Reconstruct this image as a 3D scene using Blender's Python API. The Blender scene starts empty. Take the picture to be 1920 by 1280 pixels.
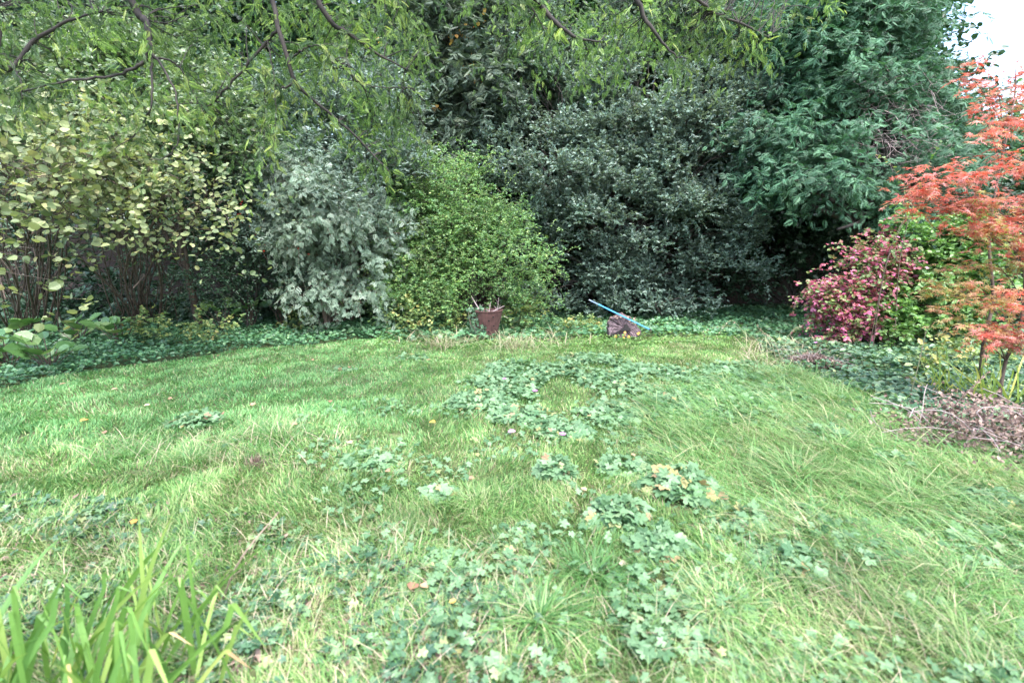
import bpy, math, random
import numpy as np
R_ = math.radians
rng = np.random.default_rng(7)
random.seed(7)
scene = bpy.context.scene

# ------------------------------------------------------------------ camera
CAM = np.array([0.0, 0.0, 1.6]); PITCH = R_(10.0); F = 960.0
cam_d = bpy.data.cameras.new('camera'); cam = bpy.data.objects.new('camera', cam_d)
scene.collection.objects.link(cam)
cam.location = CAM; cam.rotation_euler = (R_(90) - PITCH, 0, 0)
cam_d.sensor_width = 36; cam_d.lens = 18; cam_d.clip_start = 0.05; cam_d.clip_end = 2000
cam_d.dof.use_dof = True; cam_d.dof.focus_distance = 7.5; cam_d.dof.aperture_fstop = 1.7
scene.camera = cam
# ------------------------------------------------------------------ world, sun, exposure
SUN_EL, SUN_AZ = 64.0, 160.0        # bright thin overcast, light from behind the camera
w = bpy.data.worlds.new('World'); scene.world = w; w.use_nodes = True
nt = w.node_tree; nt.nodes.clear()
sky = nt.nodes.new('ShaderNodeTexSky'); sky.sky_type = 'NISHITA'; sky.sun_disc = False
sky.sun_elevation = R_(SUN_EL); sky.sun_rotation = R_(SUN_AZ)
sky.air_density = 1.0; sky.dust_density = 3.0; sky.ozone_density = 1.0
bg = nt.nodes.new('ShaderNodeBackground'); bg.inputs['Strength'].default_value = 0.15
wo = nt.nodes.new('ShaderNodeOutputWorld')
nt.links.new(sky.outputs[0], bg.inputs[0]); nt.links.new(bg.outputs[0], wo.inputs[0])
sd = bpy.data.lights.new('sun', 'SUN'); sd.energy = 1.3; sd.angle = R_(38); sd.color = (0.985, 0.99, 1.0)
sun = bpy.data.objects.new('sun', sd); scene.collection.objects.link(sun)
a_ = R_(SUN_AZ); e_ = R_(SUN_EL)
from mathutils import Vector
sdir = Vector((math.sin(a_) * math.cos(e_), math.cos(a_) * math.cos(e_), math.sin(e_)))
sun.rotation_euler = sdir.to_track_quat('Z', 'Y').to_euler(); sun.location = (0, -5, 20)
scene.view_settings.view_transform = 'Standard'; scene.view_settings.look = 'None'
scene.view_settings.exposure = 2.6; scene.view_settings.gamma = 1.0
scene.cycles.use_denoising = True
scene.cycles.max_bounces = 7; scene.cycles.diffuse_bounces = 4; scene.cycles.glossy_bounces = 2
scene.cycles.transmission_bounces = 4; scene.cycles.transparent_max_bounces = 4
scene.render.use_persistent_data = False

# ------------------------------------------------------------------ pixel helpers (photo 1920 x 1280)
FW = np.array([0, math.cos(PITCH), -math.sin(PITCH)]); UP = np.array([0, math.sin(PITCH), math.cos(PITCH)])
def P(px, py, d):
    return CAM + d * (FW + (px - 960) / F * np.array([1.0, 0, 0]) + (640 - py) / F * UP)
def G(px, py):
    r = FW + (px - 960) / F * np.array([1.0, 0, 0]) + (640 - py) / F * UP
    p = CAM + r * (-CAM[2] / r[2]); return p[:2]
def gh(x, y):
    x = np.asarray(x, float); y = np.asarray(y, float)
    return (0.035 * np.sin(x * 1.3 + 0.7) * np.sin(y * 1.1 + 0.2) + 0.02 * np.sin(x * 2.9 + y * 1.7) + 0.012 * np.sin(x * 6.1 - y * 5.3)
            + 0.012 * np.sin(x * 4.3 + 1.0) * np.cos(y * 7.1))
def G3(px, py):
    g = G(px, py); return np.array([g[0], g[1], float(gh(g[0], g[1]))])
def poly(*pts): return np.array([G(*p) for p in pts])
def pip(pts, pg):
    x, y = pts[:, 0], pts[:, 1]; ins = np.zeros(len(x), bool); n = len(pg)
    for i in range(n):
        x1, y1 = pg[i]; x2, y2 = pg[(i + 1) % n]
        c = ((y1 > y) != (y2 > y)) & (x < (x2 - x1) * (y - y1) / (y2 - y1 + 1e-12) + x1)
        ins ^= c
    return ins
def sample_poly(pg, dens, nmax=10**7):
    lo, hi = pg.min(0), pg.max(0); n = int(min(nmax, (hi - lo).prod() * dens))
    p = lo + rng.random((n, 2)) * (hi - lo)
    return p[pip(p, pg)]
def vnoise(x, y, s, seed):
    """cheap smooth 2-D value noise 0..1"""
    r = np.random.default_rng(seed); g = r.random((64, 64))
    u = (x / s) % 64; v = (y / s) % 64
    i = np.floor(u).astype(int); j = np.floor(v).astype(int); fu = u - i; fv = v - j
    fu = fu * fu * (3 - 2 * fu); fv = fv * fv * (3 - 2 * fv)
    i1 = (i + 1) % 64; j1 = (j + 1) % 64; i %= 64; j %= 64
    return (g[i, j] * (1 - fu) + g[i1, j] * fu) * (1 - fv) + (g[i, j1] * (1 - fu) + g[i1, j1] * fu) * fv

# ------------------------------------------------------------------ mesh accumulation
def unit(v): return v / (np.linalg.norm(v, axis=-1, keepdims=True) + 1e-9)
class Acc:
    def __init__(s): s.V = []; s.F = []; s.n = 0; s.smooth = []
    def add(s, V, faces, rnd, mat=0):
        """faces: list of (k,n) int arrays; rnd: list of (k,) arrays"""
        V = np.asarray(V, np.float32).reshape(-1, 3)
        for f, r in zip(faces, rnd):
            f = np.asarray(f); s.F.append((f + s.n, np.asarray(r, np.float32), mat))
        s.V.append(V); s.n += len(V)
    def build(s, name, mats, root=None, loc=(0, 0, 0), smooth=False, coll=None):
        loc = np.asarray(loc, float)
        V = np.concatenate(s.V) - loc.astype(np.float32)
        me = bpy.data.meshes.new(name)
        loops = np.concatenate([f.reshape(-1) for f, r, m in s.F]); cnt = np.concatenate([np.full(len(f), f.shape[1]) for f, r, m in s.F])
        st = np.concatenate([[0], np.cumsum(cnt)[:-1]])
        me.vertices.add(len(V)); me.vertices.foreach_set('co', V.reshape(-1))
        me.loops.add(len(loops)); me.loops.foreach_set('vertex_index', loops.astype(np.int32))
        me.polygons.add(len(cnt)); me.polygons.foreach_set('loop_start', st.astype(np.int32)); me.polygons.foreach_set('loop_total', cnt.astype(np.int32))
        me.polygons.foreach_set('material_index', np.concatenate([np.full(len(f), m) for f, r, m in s.F]).astype(np.int32))
        me.polygons.foreach_set('use_smooth', np.full(len(cnt), smooth))
        at = me.attributes.new('rnd', 'FLOAT', 'FACE'); at.data.foreach_set('value', np.concatenate([r for f, r, m in s.F]).astype(np.float32))
        me.update(calc_edges=True)
        for m in (mats if isinstance(mats, (list, tuple)) else [mats]): me.materials.append(m)
        o = bpy.data.objects.new(name, me); scene.collection.objects.link(o)
        if root is not None: o.parent = root
        else: o.location = loc
        return o
def tag(o, label=None, cat=None, group=None, kind=None):
    if label: o['label'] = label
    if cat: o['category'] = cat
    if group: o['group'] = group
    if kind: o['kind'] = kind
    return o
def thing(name, label, cat, loc, group=None):
    o = bpy.data.objects.new(name, None); scene.collection.objects.link(o); o.location = loc
    o.empty_display_size = 0.2
    return tag(o, label, cat, group)

# leaf templates: verts (x across, y along, z normal), faces grouped by size
def T(v, *faces):
    by = {}
    for f in faces: by.setdefault(len(f), []).append(f)
    return np.array(v, float), [np.array(by[k]) for k in sorted(by)]
LEAF = T([(0,0,0),(.34,.28,.09),(.30,.68,.06),(0,1,-.08),(-.30,.68,.06),(-.34,.28,.09)], (0,1,2,3), (0,3,4,5))
ROUND = T([(0,0,0),(.40,.18,.07),(.46,.6,.08),(.22,.9,.02),(0,1.02,-.06),(-.22,.9,.02),(-.46,.6,.08),(-.40,.18,.07)], (0,1,2,3,4), (0,4,5,6,7))
SLIM = T([(0,0,0),(.2,.4,.05),(0,1,-.05),(-.2,.4,.05)], (0,1,2), (0,2,3))
DIAM = T([(0,0,0),(.3,.5,.06),(0,1,0),(-.3,.5,.06)], (0,1,2), (0,2,3))
def radial(pts, cup=.12, y0=.0):
    v = [(0, y0, 0)]
    for ang, r in pts:
        a = R_(ang); x = r * math.sin(a); y = y0 + r * math.cos(a); v.append((x, y, -cup * (x * x + (y-y0) ** 2) + .05 * abs(math.sin(a * 3.5))))
    n = len(pts); return T(v, *[(0, i + 1, i + 2) for i in range(n - 1)])
gp = []
for c, L in ((-125, .62), (-62, .85), (0, 1.0), (62, .85), (125, .62)):
    gp += [(c - 29, L * .60), (c - 16, L * .84), (c - 7, L * .86), (c, L), (c + 8, L * .84), (c + 17, L * .82)]
gp += [(152, .34)]
GERAN = radial(gp, .16, .1)
IVY = radial([(-150,.45),(-115,.62),(-85,.42),(-50,.75),(-25,.55),(0,1.0),(25,.55),(50,.75),(85,.42),(115,.62),(150,.45)], .12, .1)
pp = []
for c, L in ((-130,.45),(-88,.72),(-43,.92),(0,1.0),(43,.92),(88,.72),(130,.45)):
    pp += [(c - 21, .24), (c, L)]
pp += [(150, .2)]
PALM = radial(pp, .25, .05)
def frond(n, ln, wd, droop, taper=.6, ang=52):
    """flat needle spray: axis with n pairs of little blades"""
    v = []; f = []
    for i in range(n):
        y = .06 + .9 * i / n; l = ln * (1 - taper * (i / n)) * (.85 + .3 * ((i * 7) % 5) / 5)
        for s in (-1, 1):
            a = R_(ang); dx = s * math.sin(a) * l; dy = math.cos(a) * l
            z0 = -droop * y * y; z1 = -droop * (y + dy) ** 2 - .25 * l
            b = len(v); v += [(0, y - wd, z0), (dx * .55, y + dy * .45 - wd * 1.4, (z0 + z1) / 2 + .02), (dx, y + dy, z1), (dx * .5, y + dy * .5 + wd * 1.4, (z0 + z1) / 2 + .02)]
            f.append((b, b + 1, b + 2, b + 3))
    b = len(v); v += [(0, .9, -droop * .8), (.035, 1.0, -droop), (0, 1.12, -droop * 1.25), (-.035, 1.0, -droop)]; f.append((b, b + 1, b + 2, b + 3))
    return T(v, *f)
YEW = frond(11, .36, .022, .25, .55, 45)
YEWFAR = frond(6, .52, .05, .25, .55, 55)
PINN = (lambda: (lambda v, f: T(v, *f))(*(lambda: (
    [c for i in range(4) for s in (-1, 1) for c in ((0, .15 + .2*i, -.05*i), (s*.17, .12 + .2*i, -.05*i), (s*.36, .26 + .2*i, -.06 - .05*i), (s*.15, .28 + .2*i, -.02 - .05*i))] + [(0,.85,-.15),(.1,1.0,-.2),(0,1.2,-.3),(-.1,1.0,-.2)],
    [tuple(range(4*k, 4*k+4)) for k in range(9)]))()))()

def scatter(acc, tmpl, Pt, A, N, S, rnd, mat=0):
    """S: (n,) or (n,3)"""
    tv, tf = tmpl; n = len(Pt)
    if n == 0: return
    A = unit(A); X = unit(np.cross(A, N)); N = np.cross(X, A)
    S = np.asarray(S, float)
    if S.ndim == 1: S = np.repeat(S[:, None], 3, 1)
    V = (Pt[:, None, :] + tv[None, :, 0:1] * (X * S[:, 0:1])[:, None] + tv[None, :, 1:2] * (A * S[:, 1:2])[:, None] + tv[None, :, 2:3] * (N * S[:, 2:3])[:, None])
    k = len(tv); off = (np.arange(n) * k)[:, None, None]
    fs = [(f[None] + off).reshape(-1, f.shape[1]) for f in tf]
    acc.add(V.reshape(-1, 3), fs, [np.repeat(rnd, len(f)) for f in tf], mat)
def tubes(acc, PTS, RAD, sides=5, rnd=None, mat=0):
    """PTS (B,n,3), RAD (B,n)"""
    PTS = np.asarray(PTS, float); RAD = np.asarray(RAD, float); B, n, _ = PTS.shape
    if B == 0: return
    Tn = unit(np.gradient(PTS, axis=1)); ref = np.where(np.abs(Tn[..., 2:3]) > .9, np.array([1., 0, 0]), np.array([0, 0, 1.]))
    ref = np.repeat(ref[:, :1], n, 1)
    U = unit(np.cross(Tn, ref)); W = np.cross(Tn, U)
    a = np.arange(sides) / sides * 2 * math.pi
    V = PTS[:, :, None] + RAD[:, :, None, None] * (np.cos(a)[None, None, :, None] * U[:, :, None] + np.sin(a)[None, None, :, None] * W[:, :, None])
    i, j = np.meshgrid(np.arange(n - 1), np.arange(sides), indexing='ij'); j2 = (j + 1) % sides
    f = np.stack([i * sides + j, i * sides + j2, (i + 1) * sides + j2, (i + 1) * sides + j], -1).reshape(-1, 4)
    fs = (f[None] + (np.arange(B) * n * sides)[:, None, None]).reshape(-1, 4)
    cap = (np.arange(sides)[None] + (np.arange(B) * n * sides + (n - 1) * sides)[:, None])
    r = rng.random(B) if rnd is None else rnd
    acc.add(V.reshape(-1, 3), [fs, cap], [np.repeat(r, len(f)), r], mat)
def spline(pts, n=14):
    """Catmull-Rom resample of (k,3)"""
    p = np.asarray(pts, float)
    if len(p) == 2: return p[0] + (p[1] - p[0]) * np.linspace(0, 1, n)[:, None]
    q = np.vstack([2 * p[0] - p[1], p, 2 * p[-1] - p[-2]]); out = []
    for t in np.linspace(0, len(p) - 1 - 1e-6, n):
        i = int(t); u = t - i; a, b, c, d = q[i:i + 4]
        out.append(.5 * (2 * b + (c - a) * u + (2 * a - 5 * b + 4 * c - d) * u * u + (3 * b - a - 3 * c + d) * u ** 3))
    return np.array(out)
def curves(A, B, sag, n=7, wob=.04):
    """batch of bowed lines from A to B (k,3)"""
    t = np.linspace(0, 1, n)[None, :, None]; L = np.linalg.norm(B - A, axis=1)[:, None, None]
    p = A[:, None] * (1 - t) + B[:, None] * t
    p = p + np.array([0, 0, 1.]) * (t * (1 - t) * 4) * (np.asarray(sag).reshape(-1, 1, 1)) * L
    k = len(A); r1 = rng.normal(size=(k, 1, 3)); r2 = rng.normal(size=(k, 1, 3))
    return p + L * wob * (np.sin(t * math.pi) * r1 + np.sin(t * 2 * math.pi) * r2)

# ------------------------------------------------------------------ materials
def newmat(name):
    m = bpy.data.materials.new(name); m.use_nodes = True; m.node_tree.nodes.clear(); return m, m.node_tree
def soft(c, k=.03):
    l = .3 * c[0] + .6 * c[1] + .1 * c[2]
    return (c[0] * (1 - k) + l * k * .95, c[1] * (1 - k) + l * k * 1.0, c[2] * (1 - k) + l * k * 1.25)
def leafmat(name, stops, rough=.45, transl=.3, tint=(1.25, 1.35, .7), spec=.5, vary=.35, vscale=1.5, interp='LINEAR', under=None):
    m, t = newmat(name); N = t.nodes.new; L = t.links.new
    at = N('ShaderNodeAttribute'); at.attribute_name = 'rnd'
    rp = N('ShaderNodeValToRGB'); rp.color_ramp.interpolation = interp
    el = rp.color_ramp.elements; stops = [(p, soft(c)) for p, c in stops]
    el[0].position = stops[0][0]; el[0].color = (*stops[0][1], 1); el[1].position = stops[-1][0]; el[1].color = (*stops[-1][1], 1)
    for p, c in stops[1:-1]: e = el.new(p); e.color = (*c, 1)
    L(at.outputs['Fac'], rp.inputs[0])
    tc = N('ShaderNodeTexCoord'); nz = N('ShaderNodeTexNoise'); nz.inputs['Scale'].default_value = vscale; nz.inputs['Detail'].default_value = 3
    L(tc.outputs['Object'], nz.inputs['Vector'])
    mr = N('ShaderNodeMapRange'); mr.inputs['From Min'].default_value = .3; mr.inputs['From Max'].default_value = .7
    mr.inputs['To Min'].default_value = 1 - vary; mr.inputs['To Max'].default_value = 1 + vary; L(nz.outputs[0], mr.inputs['Value'])
    mu = N('ShaderNodeVectorMath'); mu.operation = 'SCALE'; L(rp.outputs[0], mu.inputs[0]); L(mr.outputs[0], mu.inputs['Scale'])
    col = mu.outputs[0]
    if under:
        ge = N('ShaderNodeNewGeometry'); mx = N('ShaderNodeMix'); mx.data_type = 'RGBA'
        L(ge.outputs['Backfacing'], mx.inputs['Factor']); L(col, mx.inputs['A']); mx.inputs['B'].default_value = (*under, 1); col = mx.outputs['Result']
    pb = N('ShaderNodeBsdfPrincipled'); L(col, pb.inputs['Base Color']); pb.inputs['Roughness'].default_value = rough; pb.inputs['Specular IOR Level'].default_value = spec
    tr = N('ShaderNodeBsdfTranslucent'); tm = N('ShaderNodeVectorMath'); tm.operation = 'MULTIPLY'; tm.inputs[1].default_value = tint
    L(col, tm.inputs[0]); L(tm.outputs[0], tr.inputs['Color'])
    ms = N('ShaderNodeMixShader'); ms.inputs[0].default_value = transl; L(pb.outputs[0], ms.inputs[1]); L(tr.outputs[0], ms.inputs[2])
    ou = N('ShaderNodeOutputMaterial'); L(ms.outputs[0], ou.inputs[0]); return m
def barkmat(name, c1, c2, scale=14, rough=.85, bump=.4):
    m, t = newmat(name); N = t.nodes.new; L = t.links.new
    tc = N('ShaderNodeTexCoord'); mp = N('ShaderNodeMapping'); mp.inputs['Scale'].default_value = (1, 1, .3); L(tc.outputs['Object'], mp.inputs[0])
    nz = N('ShaderNodeTexNoise'); nz.inputs['Scale'].default_value = scale; nz.inputs['Detail'].default_value = 6; L(mp.outputs[0], nz.inputs['Vector'])
    rp = N('ShaderNodeValToRGB'); e = rp.color_ramp.elements; e[0].position = .35; e[0].color = (*c1, 1); e[1].position = .68; e[1].color = (*c2, 1); L(nz.outputs[0], rp.inputs[0])
    pb = N('ShaderNodeBsdfPrincipled'); L(rp.outputs[0], pb.inputs['Base Color']); pb.inputs['Roughness'].default_value = rough
    bp = N('ShaderNodeBump'); bp.inputs['Strength'].default_value = bump; bp.inputs['Distance'].default_value = .02; L(nz.outputs[0], bp.inputs['Height']); L(bp.outputs[0], pb.inputs['Normal'])
    ou = N('ShaderNodeOutputMaterial'); L(pb.outputs[0], ou.inputs[0]); return m

M = {}
M['soil'] = None
M['bark_dark'] = barkmat('dark_bark', (.018, .014, .012), (.055, .045, .037))
M['bark_near'] = barkmat('yew_bark', (.010, .008, .007), (.035, .027, .022))
M['bark_brown'] = barkmat('brown_bark', (.05, .034, .024), (.13, .095, .07))
M['bark_grey'] = barkmat('grey_bark', (.12, .11, .11), (.30, .27, .26))
M['dead_twig'] = barkmat('dead_twig', (.16, .12, .12), (.36, .29, .28))
M['yew_near'] = leafmat('yew_sprays', [(0, (.035, .08, .035)), (.4, (.08, .15, .045)), (.75, (.20, .32, .07)), (1, (.34, .40, .11))], .5, .4, (1.3, 1.45, .7), vary=.45)
M['yew_far'] = leafmat('dark_yew_sprays', [(0, (.028, .078, .042)), (.6, (.055, .145, .075)), (1, (.11, .24, .12))], .5, .2, vary=.35, spec=.35)
M['larch'] = leafmat('dull_conifer_sprays', [(0, (.028, .05, .034)), (.6, (.06, .095, .06)), (1, (.13, .17, .10))], .5, .2, vary=.35, spec=.35)
M['holm'] = leafmat('grey_green_leaves', [(0, (.045, .078, .055)), (.55, (.085, .145, .105)), (.92, (.16, .23, .18)), (1, (.24, .29, .24))], .42, .22, under=(.16, .21, .175), vary=.35, spec=.45)
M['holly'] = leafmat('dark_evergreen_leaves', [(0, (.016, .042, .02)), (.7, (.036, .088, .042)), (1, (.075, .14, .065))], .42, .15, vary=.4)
M['far'] = leafmat('far_foliage', [(0, (.04, .08, .04)), (.7, (.08, .14, .065)), (1, (.14, .19, .08))], .45, .35, vary=.5, vscale=.6)
M['pale'] = leafmat('pale_shrub_leaves', [(0, (.06, .11, .05)), (.6, (.13, .19, .10)), (.9, (.27, .32, .20)), (1, (.36, .28, .22))], .4, .3, vary=.3)
M['silver'] = leafmat('silver_leaves', [(0, (.055, .095, .07)), (.6, (.11, .17, .13)), (1, (.24, .31, .25))], .45, .2, vary=.3)
M['hazel'] = leafmat('yellow_green_round_leaves', [(0, (.06, .10, .04)), (.4, (.14, .19, .08)), (.8, (.31, .35, .15)), (1, (.42, .37, .16))], .5, .3, (1.2, 1.2, .7), vary=.25)
M['varieg'] = leafmat('variegated_leaves', [(0, (.09, .15, .10)), (.5, (.17, .25, .18)), (1, (.33, .40, .31))], .45, .25, vary=.3)
M['honey'] = leafmat('small_bright_leaves', [(0, (.045, .12, .045)), (.45, (.105, .225, .075)), (.8, (.22, .35, .10)), (1, (.38, .42, .14))], .42, .35, vary=.4)
M['pink'] = leafmat('pink_purple_leaves', [(0, (.10, .20, .06)), (.42, (.20, .27, .09)), (.50, (.38, .14, .14)), (.8, (.46, .10, .22)), (1, (.52, .24, .36))], .45, .35, (1.3, 1.0, .8), vary=.25)
M['spindle'] = leafmat('fresh_green_leaves', [(0, (.055, .13, .035)), (.6, (.11, .23, .05)), (.93, (.19, .30, .08)), (1, (.35, .15, .18))], .4, .35, vary=.35)
M['maple'] = leafmat('red_maple_leaves', [(0, (.36, .05, .035)), (.3, (.46, .12, .07)), (.6, (.48, .22, .20)), (.82, (.42, .27, .14)), (1, (.24, .33, .10))], .45, .45, (1.35, .9, .7), vary=.35, vscale=2.2)
M['maple_g'] = leafmat('olive_maple_leaves', [(0, (.45, .16, .12)), (.35, (.40, .22, .12)), (.7, (.30, .28, .09)), (1, (.24, .32, .07))], .45, .45, (1.3, 1.0, .7), vary=.35, vscale=2.2)
M['berg'] = leafmat('leathery_leaves', [(0, (.05, .13, .035)), (.7, (.10, .21, .06)), (1, (.20, .30, .10))], .3, .2, vary=.25, spec=.6)
M['vinca'] = leafmat('border_leaves', [(0, (.035, .10, .045)), (.7, (.075, .19, .085)), (.96, (.14, .27, .11)), (1, (.34, .36, .12))], .42, .2, vary=.35)
M['ivy'] = leafmat('ivy_leaves', [(0, (.028, .075, .038)), (.6, (.065, .14, .065)), (.93, (.15, .25, .11)), (1, (.32, .32, .12))], .42, .2, vary=.3)
M['geran'] = leafmat('lobed_leaves', [(0, (.06, .14, .06)), (.6, (.14, .25, .12)), (.93, (.19, .31, .16)), (.975, (.36, .32, .13)), (1, (.30, .18, .11))], .5, .3, (1.1, 1.25, .7), vary=.12, spec=.35)
M['yellow'] = leafmat('yellowing_leaves', [(0, (.09, .17, .06)), (.55, (.17, .26, .08)), (.85, (.38, .38, .11)), (1, (.40, .24, .11))], .45, .35, (1.2, 1.1, .6), vary=.2)
M['grass'] = leafmat('grass_blades', [(0, (.06, .155, .045)), (.40, (.13, .265, .072)), (.64, (.225, .35, .11)), (.77, (.32, .345, .16)), (1, (.44, .35, .25))], .5, .35, (1.15, 1.25, .8), vary=.35, vscale=1.6, spec=.25)
M['lush'] = leafmat('lush_grass_blades', [(0, (.075, .20, .065)), (.6, (.14, .31, .105)), (.88, (.25, .40, .16)), (1, (.45, .42, .27))], .5, .35, (1.1, 1.25, .8), vary=.3, vscale=1.3, spec=.25)
M['straw'] = leafmat('straw_blades', [(0, (.16, .22, .09)), (.4, (.27, .27, .15)), (1, (.44, .34, .25))], .6, .25, (1.1, 1.0, .8), vary=.2)
M['tuft'] = leafmat('tussock_blades', [(0, (.05, .15, .04)), (.55, (.11, .25, .06)), (.8, (.22, .33, .12)), (1, (.42, .37, .22))], .5, .3, vary=.2)
M['iris'] = leafmat('iris_blades', [(0, (.08, .19, .045)), (.5, (.15, .29, .06)), (.84, (.30, .42, .11)), (.90, (.50, .42, .14)), (1, (.46, .28, .17))], .4, .35, (1.3, 1.3, .6), vary=.15)
M['lily'] = leafmat('yellow_strap_blades', [(0, (.16, .30, .06)), (.5, (.34, .42, .08)), (1, (.60, .52, .12))], .4, .35, vary=.1)
M['brown'] = leafmat('dead_brown_leaves', [(0, (.09, .055, .045)), (.6, (.19, .125, .10)), (1, (.36, .26, .20))], .7, .15, (1.1, .9, .8), vary=.25)
M['tan'] = leafmat('fallen_leaves', [(0, (.24, .12, .07)), (.6, (.38, .21, .13)), (1, (.52, .36, .22))], .6, .2, (1.1, .9, .8), vary=.1)
M['goldleaf'] = leafmat('gold_leaves', [(0, (.60, .42, .06)), (1, (.62, .30, .08))], .5, .35, (1.1, .9, .5), vary=.1)
M['berry'] = leafmat('red_berries', [(0, (.55, .03, .02)), (1, (.65, .08, .04))], .25, .0)
M['petal'] = leafmat('pink_petals', [(0, (.55, .16, .50)), (1, (.66, .28, .62))], .5, .35, (1, 1, 1))

# ------------------------------------------------------------------ ground
def make_ground():
    m, t = newmat('soil_and_moss'); N = t.nodes.new; L = t.links.new
    tc = N('ShaderNodeTexCoord'); nz = N('ShaderNodeTexNoise'); nz.inputs['Scale'].default_value = 1.3; nz.inputs['Detail'].default_value = 8; nz.inputs['Roughness'].default_value = .7
    L(tc.outputs['Object'], nz.inputs['Vector'])
    rp = N('ShaderNodeValToRGB'); e = rp.color_ramp.elements; e[0].position = .35; e[0].color = (.08, .10, .035, 1); e[1].position = .65; e[1].color = (.15, .18, .07, 1); L(nz.outputs[0], rp.inputs[0])
    n2 = N('ShaderNodeTexNoise'); n2.inputs['Scale'].default_value = 45; n2.inputs['Detail'].default_value = 5; L(tc.outputs['Object'], n2.inputs['Vector'])
    mx = N('ShaderNodeMix'); mx.data_type = 'RGBA'; mx.blend_type = 'MULTIPLY'; mx.inputs['Factor'].default_value = .5; L(rp.outputs[0], mx.inputs['A']); L(n2.outputs[0], mx.inputs['B'])
    pb = N('ShaderNodeBsdfPrincipled'); pb.inputs['Roughness'].default_value = .95; L(mx.outputs['Result'], pb.inputs['Base Color'])
    bp = N('ShaderNodeBump'); bp.inputs['Distance'].default_value = .03; L(n2.outputs[0], bp.inputs['Height']); L(bp.outputs[0], pb.inputs['Normal'])
    ou = N('ShaderNodeOutputMaterial'); L(pb.outputs[0], ou.inputs[0])
    xs = np.concatenate([[-400, -120, -50, -25], np.linspace(-16, 16, 161), [25, 50, 120, 400]])
    ys = np.concatenate([[-400, -120, -40, -12], np.linspace(-3, 20, 116), [30, 60, 150, 500]])
    X, Y = np.meshgrid(xs, ys, indexing='ij'); Z = gh(X, Y)
    V = np.stack([X, Y, Z], -1).reshape(-1, 3); ny = len(ys)
    i, j = np.meshgrid(np.arange(len(xs) - 1), np.arange(ny - 1), indexing='ij')
    f = np.stack([i * ny + j, (i + 1) * ny + j, (i + 1) * ny + j + 1, i * ny + j + 1], -1).reshape(-1, 4)
    a = Acc(); a.add(V, [f], [np.zeros(len(f))]); o = a.build('ground', m, smooth=True); tag(o, kind='structure', label='garden ground under the grass and beds')
make_ground()

# ------------------------------------------------------------------ woody plant generator
def blob_sample(blobs, n, inner=.55, front=.75):
    C = np.array([P(b[0], b[1], b[2]) for b in blobs]); RX = np.array([b[3] / F * b[2] for b in blobs]); RZ = np.array([b[4] / F * b[2] for b in blobs])
    RY = np.array([b[5] for b in blobs]); W = np.array([RX[i] * RZ[i] * (b[6] if len(b) > 6 else 1) for i, b in enumerate(blobs)])
    k = rng.choice(len(blobs), n, p=W / W.sum())
    d = unit(rng.normal(size=(n, 3))); fl = (d[:, 1] > .1) & (rng.random(n) < front); d[fl, 1] *= -1
    low = (d[:, 2] < -.2) & (rng.random(n) < .35); d[low, 2] *= -1
    r = inner + (1 - inner) * np.sqrt(rng.random(n)) * (1 + .18 * rng.normal(size=n))
    rad = np.stack([RX[k], RY[k], RZ[k]], 1); pt = C[k] + d * rad * r[:, None]
    pt[:, 2] = np.maximum(pt[:, 2], .08)
    return pt, unit(d / rad), k, C
def twig_field(blobs, ncl, m, L, spread=.8, outw=.7, upw=.35, inner=.55, front=.75, clr=.45, sub=None, flat=.6):
    """clusters of twigs: starts, directions, lengths"""
    if sub:
        c0, o0, k0, C = blob_sample(blobs, sub[0], inner, front); q = rng.integers(0, sub[0], ncl)
        d = unit(rng.normal(size=(ncl, 3)) + .35 * o0[q]); fl = (d[:, 2] < 0) & (rng.random(ncl) < .75); d[fl, 2] *= -1; fl = (d[:, 1] > .2) & (rng.random(ncl) < .6); d[fl, 1] *= -1
        rs = (sub[1] * (.55 + .9 * rng.random(sub[0])))[q]; pt = c0[q] + d * (rs * (.75 + .35 * rng.random(ncl)))[:, None] * np.array([1, 1, flat]); out = d; k = k0[q]; pt[:, 2] = np.maximum(pt[:, 2], .06)
    else: pt, out, k, C = blob_sample(blobs, ncl, inner, front)
    S = np.repeat(pt, m, 0) + rng.normal(size=(ncl * m, 3)) * L * clr
    D = unit(np.repeat(out, m, 0) * outw + np.array([0, 0, upw]) + rng.normal(size=(ncl * m, 3)) * spread * .6)
    ln = L * (.55 + .7 * rng.random(ncl * m)); S[:, 2] = np.maximum(S[:, 2], .05)
    return S, D, ln, pt, k, C, np.repeat(rng.random(ncl), m)
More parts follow.
